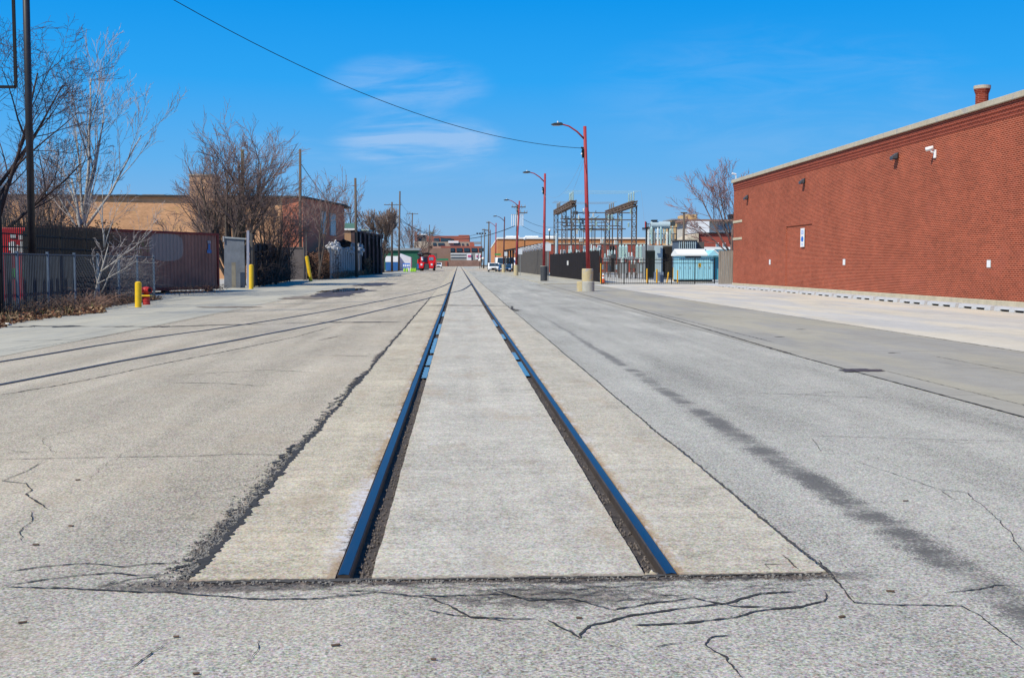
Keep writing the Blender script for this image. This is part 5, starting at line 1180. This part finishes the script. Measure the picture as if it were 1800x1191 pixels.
# steel clutter between the gantries
random.seed(31); M_dkblue = mat('dark blue steel', (.05, .07, .09), .6, .2, 4)
for k, (px, pt, w_, Y, m_) in enumerate(((1028, 438, 4, 128, M_lat), (1038, 430, 3, 132, M_teal), (1052, 436, 4, 126, M_tblue), (1066, 446, 5, 118, M_tgrey), (1078, 440, 5, 116, M_tdark), (1108, 444, 5, 112, M_tgrey), (1002, 432, 3, 134, M_teal), (1113, 458, 5, 104, M_lat))):
    t = thing('switch_stand', 'switchgear stand ' + ('left of the near lamp pole' if px < 1034 else ['just right of the near lamp pole', 'below the middle of the bus beams', 'in front of the maroon wall, with a round gauge', 'tall dark one in front of the maroon door', 'between the two breakers', '', 'low rusty one between the two breakers', 'low rusty one between the two breakers'][max(0, k-1)]) + (', short' if px < 1010 else ''), 'switchgear', (XY(px, Y), Y, g(Y)), 'switchgear stands in the substation')
    a, b_ = at(px-w_, pt+12, Y), at(px+w_, pt, Y)
    for s in (a.x+.06, b_.x-.06): MB().bar((s, Y, g(Y)), (s, Y, a.z), .08).build('leg', M_lat, t)
    MB().box(a.x, b_.x, Y-.2, Y+.3, a.z-.1, a.z+.35).build('box', m_, t, bevel=.02)
    for j in range(2): bushing(t, (a.x+(b_.x-a.x)*(.25+.5*j), Y, a.z+.35), max(.3, b_.z-a.z-.3), .09, M_pory if j else M_teal)
random.seed(41)
for k, (px, pt, Y) in enumerate(((1016, 446, 126), (1022, 425, 138), (1046, 441, 121), (1059, 428, 136), (1071, 450, 112), (1083, 430, 134), (1095, 462, 103), (1127, 462, 101))):
    where = ('left of the near lamp pole, lower one', 'left of the near lamp pole, taller one', 'right of the near lamp pole, low one', 'below the right end of the bus beams, tall one', 'left of the breakers, lowest one', 'behind the left breaker, tall one', 'below the left breaker', 'below the right breaker')[k]
    t = thing('disconnect_frame', 'thin steel disconnect frame ' + where, 'switchgear', (XY(px, Y), Y, g(Y)), 'thin disconnect frames in the substation')
    a, b_ = at(px-2.6, pt, Y), at(px+2.6, pt, Y); mb = MB()
    for x in (a.x, b_.x): mb.bar((x, Y, g(Y)), (x, Y, a.z), .07)
    mb.bar((a.x-.2, Y, a.z), (b_.x+.2, Y, a.z), .10).bar((a.x, Y, a.z-.9), (b_.x, Y, a.z-.2), .045).bar((b_.x, Y, a.z-.9), (a.x, Y, a.z-.2), .045); mb.build('frame', M_lat, t)
    for j in range(3): bushing(t, (a.x+(b_.x-a.x)*j/2, Y, a.z+.05), rnd(.35, .6), .07, (M_pory, M_teal, M_steel)[j])
    MB().box(a.x+.05, b_.x-.05, Y-.1, Y+.2, g(Y)+.7, g(Y)+1.3).build('control_box', random.choice((M_tgrey, M_dkblue, M_tblue)), t)
t = thing('pole', 'pale blue grey pole standing at the left foot of the left gantry', 'pole', (XY(977, 124), 124, g(124))); MB().tube((XY(977, 124), 124, g(124)), at(978.5, 412, 124), .16, .13, 12).build('shaft', M_tblue, t); MB().lathe(at(978.5, 412, 124), [(.15, 0), (.05, .1)], 12).build('cap', M_tblue, t)
# blue cabinet
Y = 86; t = thing('switchgear_cabinet', 'long sky blue switchgear cabinet with white gabled roof behind the iron fence', 'cabinet', (XY(1225, Y), Y, .02))
M_sky = mat('sky blue cabinet', ())
a, b_ = at(1193, 490, Y), at(1254, 449, Y); x0, x1, zb, zt = a.x, b_.x, .25, b_.z
MB().box(x0, x1, Y, Y+2.2, zb, zt).build('body', M_sky, t, bevel=.02); MB().box(x0+.05, x1-.05, Y+.05, Y+2.1, .02, zb).build('base', M_blk, t)
for k in range(7): x = x0+(x1-x0)*k/7; d_ = MB().box(x+.02, x+(x1-x0)/7-.02, Y-.03, Y-.004, zb+.06, zt-.2).build('door', M_sky, t, bevel=.01); MB().box(x+.06, x+.09, Y-.06, Y-.031, 1.1, 1.3).build('handle', M_steel, d_)
rz_ = at(1220, 437.5, Y+1).z; MB().extr([(x0-.15, Y-.2, zt-.02), (x0-.15, Y-.2, zt+.12), (x0-.15, Y+1.1, rz_), (x0-.15, Y+2.4, zt+.12), (x0-.15, Y+2.4, zt-.02)], (x1-x0-.35, 0, 0)).build('roof', M_roofw, t)
MB().box(x0+.5, x1-1.0, Y-.12, Y-.035, zt-.19, zt-.05).build('gutter_box', M_dkblue, t)
MB().extr([(x1-.5, Y-.3, zt-.02), (x1-.05, Y-.3, rz_-.1), (x1+.45, Y-.3, zt-.02)], (0, 2.6, 0)).build('gable', M_sky, t); MB().extr([(x1-.05, Y-.35, rz_-.02), (x1-.05, Y-.35, rz_-.1), (x1+.5, Y-.35, zt-.08), (x1+.55, Y-.35, zt)], (0, 2.7, 0)).build('gable_roof', M_roofw, t)
q = at(1230, 466, Y-.05); sg = MB().box(q.x-.10, q.x+.10, Y-.05, Y-.031, q.z-.16, q.z+.16).build('warning_plate', mat('warning ochre', (.62, .40, .05), .5, .15, 8), t)
MB().extr([(q.x-.06, Y-.056, q.z-.06), (q.x+.06, Y-.056, q.z-.06), (q.x, Y-.056, q.z+.09)], (0, .003, 0)).build('symbol', M_blk, sg)
MB().box(x1+.02, x1+.75, Y+.3, Y+2, .25, zt-.1).build('side_cabinet', mat('teal cabinet', (.06, .30, .40), .5, .1, 3), t)

# ------------------------------------------------------------------ vehicles
def wheel(p, c, r, w_, nm='wheel', ax=0):
    c = Vector(c); d = Vector((w_/2, 0, 0)) if ax == 0 else Vector((0, w_/2, 0))
    o = MB().tube(c-d, c+d, r, r, 20).build(nm, mat('tyre rubber', (.02, .02, .022), .8, .3, 5), p); MB().tube(c-d*1.05, c+d*1.05, r*.55, r*.55, 14).build('rim', M_steel, o)
def car(lab, X, Y, Wd, Ln, Ht, m, rz=0, van=False, name='parked_car', cat='car'):
    z = g(Y)+.02; t = thing(name, lab, cat, (X, Y, z)); h0 = .28; hb = Ht*(.56 if not van else .5)
    pr = [(-Ln/2, h0), (-Ln/2, hb*.85), (-Ln*.46, hb), (-Ln*.30 if not van else -Ln*.42, hb*1.05), (-Ln*.18 if not van else -Ln*.30, Ht), (Ln*.28 if not van else Ln*.48, Ht), (Ln*.42 if not van else Ln*.5, hb*1.05 if not van else Ht*.95), (Ln/2, hb), (Ln/2, h0)]
    lo = [(y, zz) for y, zz in pr if zz <= hb*1.06]; 
    MB().extr([(X-Wd/2, Y+y, z+zz) for y, zz in pr], (Wd, 0, 0)).build('body', m, t, bevel=.06)
    i0, i1 = pr[3], pr[4]; y0, y1 = i0[0], i1[0]
    MB().extr([(X-Wd*.42, Y+y0-.02+.05, z+i0[1]+.06), (X+Wd*.42, Y+y0-.02+.05, z+i0[1]+.06), (X+Wd*.38, Y+y1-.05, z+i1[1]-.08), (X-Wd*.38, Y+y1-.05, z+i1[1]-.08)], (0, -.05, .02)).build('windscreen', M_glass, t)
    for s in (-1, 1):
        MB().extr([(X+s*(Wd/2+.005), Y+pr[4][0]-.1, z+hb*1.12), (X+s*(Wd/2+.005), Y+Ln*.3, z+hb*1.12), (X+s*(Wd/2+.005), Y+Ln*.25, z+Ht-.12), (X+s*(Wd/2+.005), Y+pr[4][0]+.15, z+Ht-.12)], (s*.012, 0, 0)).build('side_window', M_glass, t)
        MB().box(X+s*Wd*.34-.16, X+s*Wd*.34+.16, Y-Ln/2-.04, Y-Ln/2+.02, z+hb*.62, z+hb*.84).build('headlight', mat('headlight glass', (.7, .72, .75), .15), t)
        for yy in (-Ln*.31, Ln*.31): wheel(t, (X+s*(Wd/2-.1), Y+yy, z+.32), .33, .22)
    MB().box(X-Wd*.22, X+Wd*.22, Y-Ln/2-.03, Y-Ln/2+.02, z+hb*.5, z+hb*.8).build('grille', M_blk, t); MB().box(X-Wd*.48, X+Wd*.48, Y-Ln/2-.07, Y-Ln/2+.02, z+.25, z+hb*.45).build('bumper', M_slate, t, bevel=.02)
    return t
X = XY(771, 330); car('small white car parked in the road right of the red truck', X, 330, 1.9, 4.6, 1.6, M_white)
X = XY(869, 186); car('white car parked far left beside the fourth red lamp footing', X, 190, 1.9, 4.6, 1.5, M_white)
X = XY(889, 178); car('dark blue car in front of the white van', X, 182, 2.0, 4.6, 1.3, mat('dark blue car paint', (.02, .08, .20), .25, .1, 3))
X = XY(889.5, 192); t = car('large white van with a rounded roof behind the dark blue car', X, 196, 3.5, 5.6, 2.45, M_white, van=True, name='parked_van', cat='van')
b = G(903, 477); tag(MB().lathe(b, [(.28, 0), (.30, .4), (.27, .85), (.1, .95)], 14).build('barrel', mat('yellow barrel', (.85, .72, .03), .5, .1, 4), origin=b), 'yellow round barrel beside the third lamp footing', 'barrel')
# red truck with crane, facing the camera
Y = 212; xc = XY(749.5, Y); z = g(Y)+.02; W2 = 1.72; s1 = Y/1950
t = thing('truck', 'bright red crane truck facing the camera on the left side of the street', 'truck', (xc, Y, z))
M_tr = mat('bright red truck paint', (.70, .012, .02), .3, .08, 2)
def tz(py): return at(750, py, Y).z
def tx(px): return XY(px, Y)
MB().extr([(tx(737), Y, tz(472)), (tx(765.5), Y, tz(472)), (tx(766), Y, tz(452)), (tx(763), Y, tz(448.3)), (tx(755), Y, tz(448.3)), (tx(753), Y, tz(451)), (tx(741), Y, tz(451)), (tx(735), Y, tz(455))], (0, 2.6, 0)).build('cab', M_tr, t, bevel=.08)
MB().box(tx(733), tx(766), Y+2.61, Y+8.5, tz(468), tz(456)).build('bed', M_tr, t, bevel=.05)
MB().box(tx(741), tx(751), Y-.06, Y-.005, tz(460.5), tz(452.5)).build('windscreen', M_glass, t); MB().box(tx(754.2), tx(762), Y-.06, Y-.005, tz(457.5), tz(452)).build('windscreen', M_glassb, t)
MB().box(tx(740.5), tx(744), Y-.12, Y-.07, tz(457.5), tz(451)).build('mirror', M_white, t)
for a in (736.5, 754.5):
    f_ = MB().extr([(tx(a), Y-.7, tz(471)), (tx(a+8), Y-.7, tz(471)), (tx(a+10), Y-.7, tz(461)), (tx(a+1), Y-.7, tz(461))], (0, .69, 0)).build('fender', M_tr, t, bevel=.05)
    MB().box(tx(a+3), tx(a+6.2), Y-.76, Y-.71, tz(466.5), tz(463)).build('headlight', mat('headlight glass', ()), f_)
MB().box(tx(745.5), tx(754), Y-.55, Y-.02, tz(474), tz(463.5)).build('grille', M_tdark, t, bevel=.03); MB().box(tx(732.5), tx(736.5), Y+.5, Y+1.5, tz(472), tz(463)).build('side_tank', M_bblue, t)
for a in (740.2, 763): wheel(t, (tx(a), Y-.15, z+.50), .52, .42)
for a in (741, 762): wheel(t, (tx(a), Y+6.2, z+.50), .52, .42)
MB().path([(tx(741), Y+3, tz(456)), (tx(742), Y+3, tz(446)), (tx(750), Y+3, tz(445)), (tx(757), Y+3, tz(447))], .22, 8).build('crane_arm', M_blk, t); MB().blobm((tx(739), Y+3.2, tz(447)), (.65, .5, .35), 3, .4).build('crane_grab', M_tdark, t)

# ------------------------------------------------------------------ bare trees
def rdir(d, ang):
    a = Vector((rnd(-1, 1), rnd(-1, 1), rnd(-1, 1))); a = (a - d*a.dot(d))
    if a.length < 1e-3: a = d.orthogonal()
    a.normalize(); return (d*cos(ang) + a*sin(ang)).normalized()
def grow(out, p, d, L, r, lev, maxlev, up, spread, kids, jit=.12, rmin=.008):
    n = max(3, int(5-lev*.5)); pts, rs = [p.copy()], [r]; q = p.copy(); dd = d.copy(); segs = []
    for k in range(n):
        dd = (dd + Vector((rnd(-jit, jit), rnd(-jit, jit), rnd(-jit, jit)+up))).normalized(); q = q + dd*L/n
        pts.append(q.copy()); rs.append(max(rmin*.7, r*(1-.72*(k+1)/n))); segs.append((q.copy(), dd.copy(), rs[-1]))
    out.append((lev, pts, rs))
    if lev >= maxlev: return
    nk = kids[min(lev, len(kids)-1)]
    for i in range(nk):
        f = (i+.6+rnd(-.25, .25))/nk; f = .22+.78*f if lev else .30+.70*f
        k = min(int(f*n), n-1); b, bd, br = segs[k]; b = pts[k].lerp(pts[k+1], min(max(f*n-k, 0), 1))
        a = radians(rnd(*spread)); nd = rdir(bd, a)
        if nd.z < -.25: nd.z *= -.3; nd.normalize()
        grow(out, b, nd, L*rnd(.42, .68)*(1.05-.35*f), max(rmin, br*rnd(.5, .72)), lev+1, maxlev, up, spread, kids, jit, rmin)
def bare_tree(name, lab, base, stems, maxlev, kids, bark, twig, up=.05, spread=(22, 48), seed=1, group=None, jit=.12, rmin=.008, cat='tree', split=1):
    random.seed(seed); out = []
    for (off, d, L, r) in stems: grow(out, Vector(base)+Vector(off), Vector(d).normalized(), L, r, 0, maxlev, up, spread, kids, jit, rmin)
    t = thing(name, lab, cat, base, group); a, b = MB(), MB()
    for lev, pts, rs in out: (a if lev <= split else b).path(pts, rs, 8 if lev == 0 else 5 if lev <= 1 else 3, lev == 0)
    a.build('trunk', bark, t, smooth=True); b.build('crown', twig, t); return t
BK_dark = mat('dark bark', (.060, .042, .038), .9, .35, 8); TW_dark = mat('dark reddish twigs', (.085, .052, .050), .9, .3, 3)
BK_pale = mat('pale bark', (.42, .40, .37), .85, .35, 5, col2=(.16, .14, .13), thr=.57); TW_pale = mat('pale twigs', (.36, .32, .31), .85, .35, 2)
BK_brn = mat('brown grey bark', (.10, .078, .066), .9, .3, 6); TW_brn = mat('purple brown twigs', (.225, .155, .135), .9, .35, 1.5)
# big dark tree at the left edge
Y = 48; X = XY(-2, Y)
bare_tree('bare_tree', 'tall dark bare tree at the left edge, its branches crossing behind the tall pole', (X, Y, 0), [((0,0,0), (-.02,0,1), 9.6, .20), ((0,0,3.2), (.42,-.1,1), 6.5, .11), ((0,0,3.6), (-.4,.1,1), 6, .11), ((0,0,2.6), (.75,.1,.75), 4.6, .085), ((0,0,4.6), (.6,0,.9), 5.2, .08)],
          4, [9, 6, 4, 3], BK_dark, TW_dark, .035, (28, 58), 4, rmin=.008)
# pale tree
Y = 52; X = XY(152, Y)
bare_tree('bare_tree', 'slender pale barked bare tree rising behind the container', (X, Y, 0), [((0,0,0), (-.01,0,1), 5.4, .16), ((0,0,3.2), (-.16,0,1), 4.3, .08), ((0,0,3.9), (.02,0,1), 6.0, .09), ((0,0,3.8), (.30,.05,1), 5.0, .07), ((0,0,3.1), (.62,.1,.9), 5.0, .07), ((0,0,4.4), (.48,-.1,1), 3.9, .055), ((0,0,3.0), (-.5,.1,.9), 3.0, .045)],
          4, [6, 4, 4, 2], BK_pale, TW_pale, .055, (15, 34), 12, jit=.11, rmin=.0085)
# pale sapling at the low fence
b = Vector((XY(162, 38), 38, 0))
bare_tree('sapling', 'small leaning pale sapling growing in front of the low wire fence', b, [((0,0,0), (.22,0,1), 2.2, .05), ((.42,0,2.0), (.05,0,1), 2.0, .03), ((.42,0,2.0), (.25,0,1), 1.6, .022), ((.3,0,1.2), (.9,0,.7), 2.2, .026), ((.3,0,.5), (.5,-.1,.7), 1.6, .02), ((.2,0,.8), (1,0,.45), 1.5, .018)],
          3, [5, 4, 2], BK_pale, TW_pale, .02, (20, 50), 8, jit=.14, rmin=.006)
# bushy multi-stem trees
Y = 74
for i, (px, sc_, seed, lab, n) in enumerate(((412, .98, 21, 'large bushy bare tree with a rounded twiggy crown behind the grey gate', 12), (362, .62, 22, 'smaller bushy bare tree leaning left over the container', 7), (478, .60, 23, 'bushy bare tree thick with twigs behind the plank fence', 9))):
    random.seed(seed); st_ = []
    for k in range(n):
        a = 2*pi*k/n + rnd(-.3, .3); s = rnd(.15, .62) if k % 3 else .08
        s *= 1.25; st_.append(((cos(a)*.35, sin(a)*.35, rnd(0, 1.0)), (cos(a)*s, sin(a)*s*.8, 1), sc_*rnd(6.3, 8.4)*(1-.22*s), .14*sc_))
    bare_tree('bare_tree', lab, (XY(px, Y+i*2), Y+i*2, 0), st_, 3, [8, 7, 6], BK_brn, TW_brn, .045, (24, 46), seed, jit=.13, rmin=.0125, split=1)
random.seed(5)
st_ = [((0,0,0), (rnd(-.2,.2), 0, 1), rnd(5.0, 7.0), .08) for k in range(3)]
bare_tree('bare_tree', 'thin bare tree beside the red brick building side wall', (XY(560, 98), 98, .1), st_, 3, [6, 5, 4], BK_brn, TW_brn, .03, (20, 48), 6, rmin=.016)
# far round crown
random.seed(9)
st_ = [((0, 0, 3.2), (cos(k*.9)*.50, sin(k*.9)*.4, 1), rnd(4.6, 5.2), .13) for k in range(9)]
bare_tree('bare_tree', 'far bare tree with a dense round brown crown left of the transformer pole', (XY(672, 180), 180, .2), [((0,0,0), (0,0,1), 4, .35)]+st_, 3, [9, 7, 5], BK_brn, mat('warm brown twigs', (.23, .165, .135), .9, .3, 1), .05, (14, 30), 9, rmin=.034)
for i, (px, Yt, H, lab, sd_) in enumerate(((716, 235, 8.5, 'thin bare young tree right of the tall bare pole, left one', 3), (731, 250, 9.5, 'thin bare young tree behind the red truck, right one', 4), (610, 170, 10.5, 'faint bare tree rising behind the tan workshop', 5), (618, 178, 9, 'second faint bare tree behind the tan workshop roof', 7), (745, 260, 6.5, 'small bare tree behind the crane truck', 8))):
    random.seed(sd_); bare_tree('bare_tree', lab, (XY(px, Yt), Yt, g(Yt)), [((0,0,0), (rnd(-.1,.1), 0, 1), H, .14), ((0,0,1.5), (.35,0,1), H*.7, .09), ((0,0,1.2), (-.35,0,1), H*.7, .09)], 3, [7, 5, 4], BK_brn, TW_brn, .05, (18, 40), sd_, rmin=.028)
# hazy trees behind the left building
for i, px in enumerate((18, 62, 98, -20)):
    random.seed(40+i); st_ = [((0, 0, 1), (rnd(-.5,.5), rnd(-.3,.3), 1), rnd(5.5, 8), .12) for k in range(6)]
    bare_tree('bare_tree', ('grey brown background tree behind the black screen fence, '+['above the red kiosk', 'just right of the tall dark pole', 'against the end of the tan wall', 'at the very left edge'][i]), (XY(px, 92+3*i), 92+3*i, 0), st_, 3, [7, 6, 4], BK_brn, mat('hazy grey twigs', (.20, .15, .145), .9, .3, 1), .03, (20, 50), 40+i, group='background trees at the left edge', rmin=.016)
# right tree
Y = 98; random.seed(14)
bare_tree('bare_tree', 'bare tree with reddish twigs next to the corner of the big brick building', (XY(1284, Y), Y, 0), [((0,0,0), (-.05,0,1), 7.6, .17), ((0,0,2.4), (-.7,0,1), 6.0, .10), ((0,0,3.2), (-.35,.2,1), 5.6, .09), ((0,0,3.0), (.3,0,1), 5.0, .08), ((0,0,2.2), (-1,0,.75), 4.6, .075), ((0,0,4), (-.2,0,1), 5.0, .07)],
          3, [8, 6, 5], mat('reddish bark', (.17, .11, .095), .9, .3, 5), mat('reddish twigs', (.27, .15, .14), .9, .3, 2), .05, (20, 44), 15, rmin=.015)

# ------------------------------------------------------------------ dry vines, weeds, leaves
M_vine = mat('dry vine stems', (.12, .085, .065), .9, .4, 4); M_vleaf = mat('dead vine leaves', (.15, .075, .048), .9, .6, 3)
def thicket(name, lab, p0, p1, w_, zt, n, seed, grp=None, leaf=.07, m1=None, m2=None, nl=None, r=.010, zb=.0):
    random.seed(seed); p0, p1 = Vector(p0), Vector(p1); t = thing(name, lab, 'shrub', p0.lerp(p1, .5).to_tuple()[:2]+(g((p0.y+p1.y)/2),), grp); a, b = MB(), MB()
    for k in range(n):
        s = random.random(); q = p0.lerp(p1, s); q = Vector((q.x+rnd(-w_, w_), q.y+rnd(-w_, w_), g(q.y)+zb+abs(rnd(0, zt*.5)))); h = zt*rnd(.35, 1.05)*(.75+.35*mnoise.noise(Vector((s*7, seed, 0))))
        pts = [q]; d = Vector((rnd(-1, 1), rnd(-1, 1), rnd(.2, 1.2))).normalized(); st = rnd(.16, .30)
        for j in range(6):
            d = (d+Vector((rnd(-.6, .6), rnd(-.6, .6), rnd(-.5, .42)))).normalized(); nq = pts[-1]+d*st
            if nq.z > g(nq.y)+h+.3 or nq.z < g(nq.y)+.02: d.z *= -1; nq = pts[-1]+d*st
            pts.append(nq)
        a.path(pts, [r*(1-.1*j) for j in range(7)], 3, False)
    for k in range(nl if nl is not None else n*7):
        s = random.random(); q = p0.lerp(p1, s); zz = random.random()**.8*zt*(.8+.5*mnoise.noise(Vector((s*6, seed, 2)))); q = Vector((q.x+rnd(-w_, w_)*1.1, q.y+rnd(-w_, w_)*1.1, g(q.y)+zb+zz)); u_ = Vector((rnd(-1,1), rnd(-1,1), rnd(-1,1))).normalized(); v_ = rdir(u_, pi/2); L = leaf*rnd(.5, 1.3)
        b.add([q-u_*L, q+v_*L*.5, q+u_*L, q-v_*L*.5], [(0,1,2,3)])
    a.build('stems', m1 or M_vine, t); b.build('leaves', m2 or M_vleaf, t); return t
thicket('vine_thicket', 'dark mass of dry vines over the black plank fence', (XY(447, 69), 69, 0), (XY(508, 93), 93, 0), .45, 3.0, 700, 3, leaf=.075, nl=4200, m2=mat('dark dead leaves', (.055, .04, .035), .9, .6, 3))
thicket('vine_thicket', 'brown clump of dry vines behind the leaning yellow bollard', (XY(549, 100), 100, 0), (XY(582, 110), 110, 0), .8, 3.0, 700, 4, leaf=.09, nl=5200)
thicket('vine_thicket', 'dry brown weeds at the far end of the pale slatted fence', (XY(634, 138), 138, 0), (XY(652, 152), 152, 0), .9, 2.7, 260, 5, leaf=.13, nl=2600, r=.02, m2=mat('tan dead leaves', (.24, .14, .075), .9, .6, 3))
thicket('vine_thicket', 'grey brown brush tangled between the wire fence and the container', (XY(168, 44), 44, 0), (XY(232, 50), 50, 0), .8, 2.6, 620, 6, leaf=.04, nl=900, m1=mat('grey brush stems', (.24, .20, .185), .9, .4, 4), r=.007)
thicket('vine_thicket', 'thin brush growing through the low fence left of the sapling', (XY(70, 39), 39.5, 0), (XY(150, 41), 41.5, 0), .9, 1.2, 130, 7, leaf=.035, nl=600, r=.006)
thicket('vine_thicket', 'dark brush hanging over the top of the black screen panels', (XY(66, 43), 43, 0), (XY(200, 47.5), 47.5, 0), .5, .9, 380, 8, leaf=.06, nl=1600, zb=2.25, m2=MATS['dark dead leaves'], m1=mat('dark vine stems', (.05, .04, .038), .9, .4, 4))
thicket('vine_thicket', 'dry grass and weeds along the foot of the pale slatted fence', (XY(585, 103), 103, 0), (XY(640, 140), 140, 0), .5, .8, 200, 10, leaf=.08, nl=1600, m2=MATS['tan dead leaves'], r=.012)
thicket('vine_thicket', 'low dry weeds at the foot of the shipping container', (C0.x+.5, 58, 0), (XY(300, 51), 50.5, 0), .25, .5, 60, 12, leaf=.04, nl=400, r=.005)
# dead leaves and grass on the verge
def inpoly(x, y, P):
    c = False; j = len(P)-1
    for i in range(len(P)):
        if (P[i][1] > y) != (P[j][1] > y) and x < (P[j][0]-P[i][0])*(y-P[i][1])/(P[j][1]-P[i][1])+P[i][0]: c = not c
        j = i
    return c
random.seed(77); mb = MB(); mb2 = MB(); k = 0
while k < 26000:
    x, y = rnd(-15.5, -10.0), rnd(21, 46); e = mnoise.noise(Vector((x*1.5, y*1.5, 0)))*.35
    if not inpoly(x-.15+e, y, vp): continue
    k += 1; L = rnd(.018, .05)*(1+y/60); q = Vector((x, y, .02+random.random()**3*.16)); u_ = Vector((rnd(-1,1), rnd(-1,1), rnd(-.5,.6))).normalized(); v_ = rdir(u_, pi/2)
    (mb if k % 3 else mb2).add([q-u_*L, q+v_*L*.6, q+u_*L, q-v_*L*.6], [(0,1,2,3)])
tag(mb.build('fallen_leaves', mat('red brown dead leaves', (.16, .070, .040), .9, .6, 5)), 'carpet of red brown dead leaves along the low fence', 'leaves', kind='stuff')
tag(mb2.build('fallen_leaves', mat('tan brown dead leaves', (.30, .19, .11), .9, .5, 5)), 'paler tan dead leaves scattered along the low fence', 'leaves', kind='stuff')
mb = MB()
for k in range(5200):
    x, y = rnd(-14.5, -10.4), rnd(23, 46)
    if not inpoly(x-.2, y, vp) or mnoise.noise(Vector((x*.8, y*.8, 4))) < -.05: continue
    h = rnd(.10, .38); d = Vector((rnd(-.5,.5), rnd(-.5,.5), 1)).normalized(); s = rdir(d, pi/2)*.005*(1+h); q = Vector((x, y, .01))
    mb.add([q-s, q+s, q+d*h*.6+s*.7, q+d*h*1.0+Vector((rnd(-.06,.06), 0, 0)), q+d*h*.6-s*.7], [(0,1,2,3,4)])
tag(mb.build('dry_grass', mat('dry grass', (.20, .15, .08), .9, .5, 3, col2=(.10, .13, .03), thr=.6)), 'tufts of dry and green grass along the low fence', 'grass', kind='stuff')
thicket('weed', 'dead weed stalks at the near end of the low fence', (-11.9, 30, 0), (-11.6, 33.5, 0), .35, .5, 90, 15, 'dead weeds in front of the low fence', leaf=.03, nl=500, r=.005)
thicket('weed', 'dead weed stalks piled between the second and third fence posts', (-11.7, 33.5, 0), (-11.5, 36.5, 0), .4, .5, 110, 16, 'dead weeds in front of the low fence', leaf=.03, nl=600, r=.005, m1=mat('pinkish dead stalks', (.30, .18, .13), .9, .4, 4))
thicket('weed', 'dead weed stalks below the sapling', (-12.1, 37, 0), (-12.1, 41, 0), .35, .45, 90, 17, 'dead weeds in front of the low fence', leaf=.03, nl=600, r=.005)
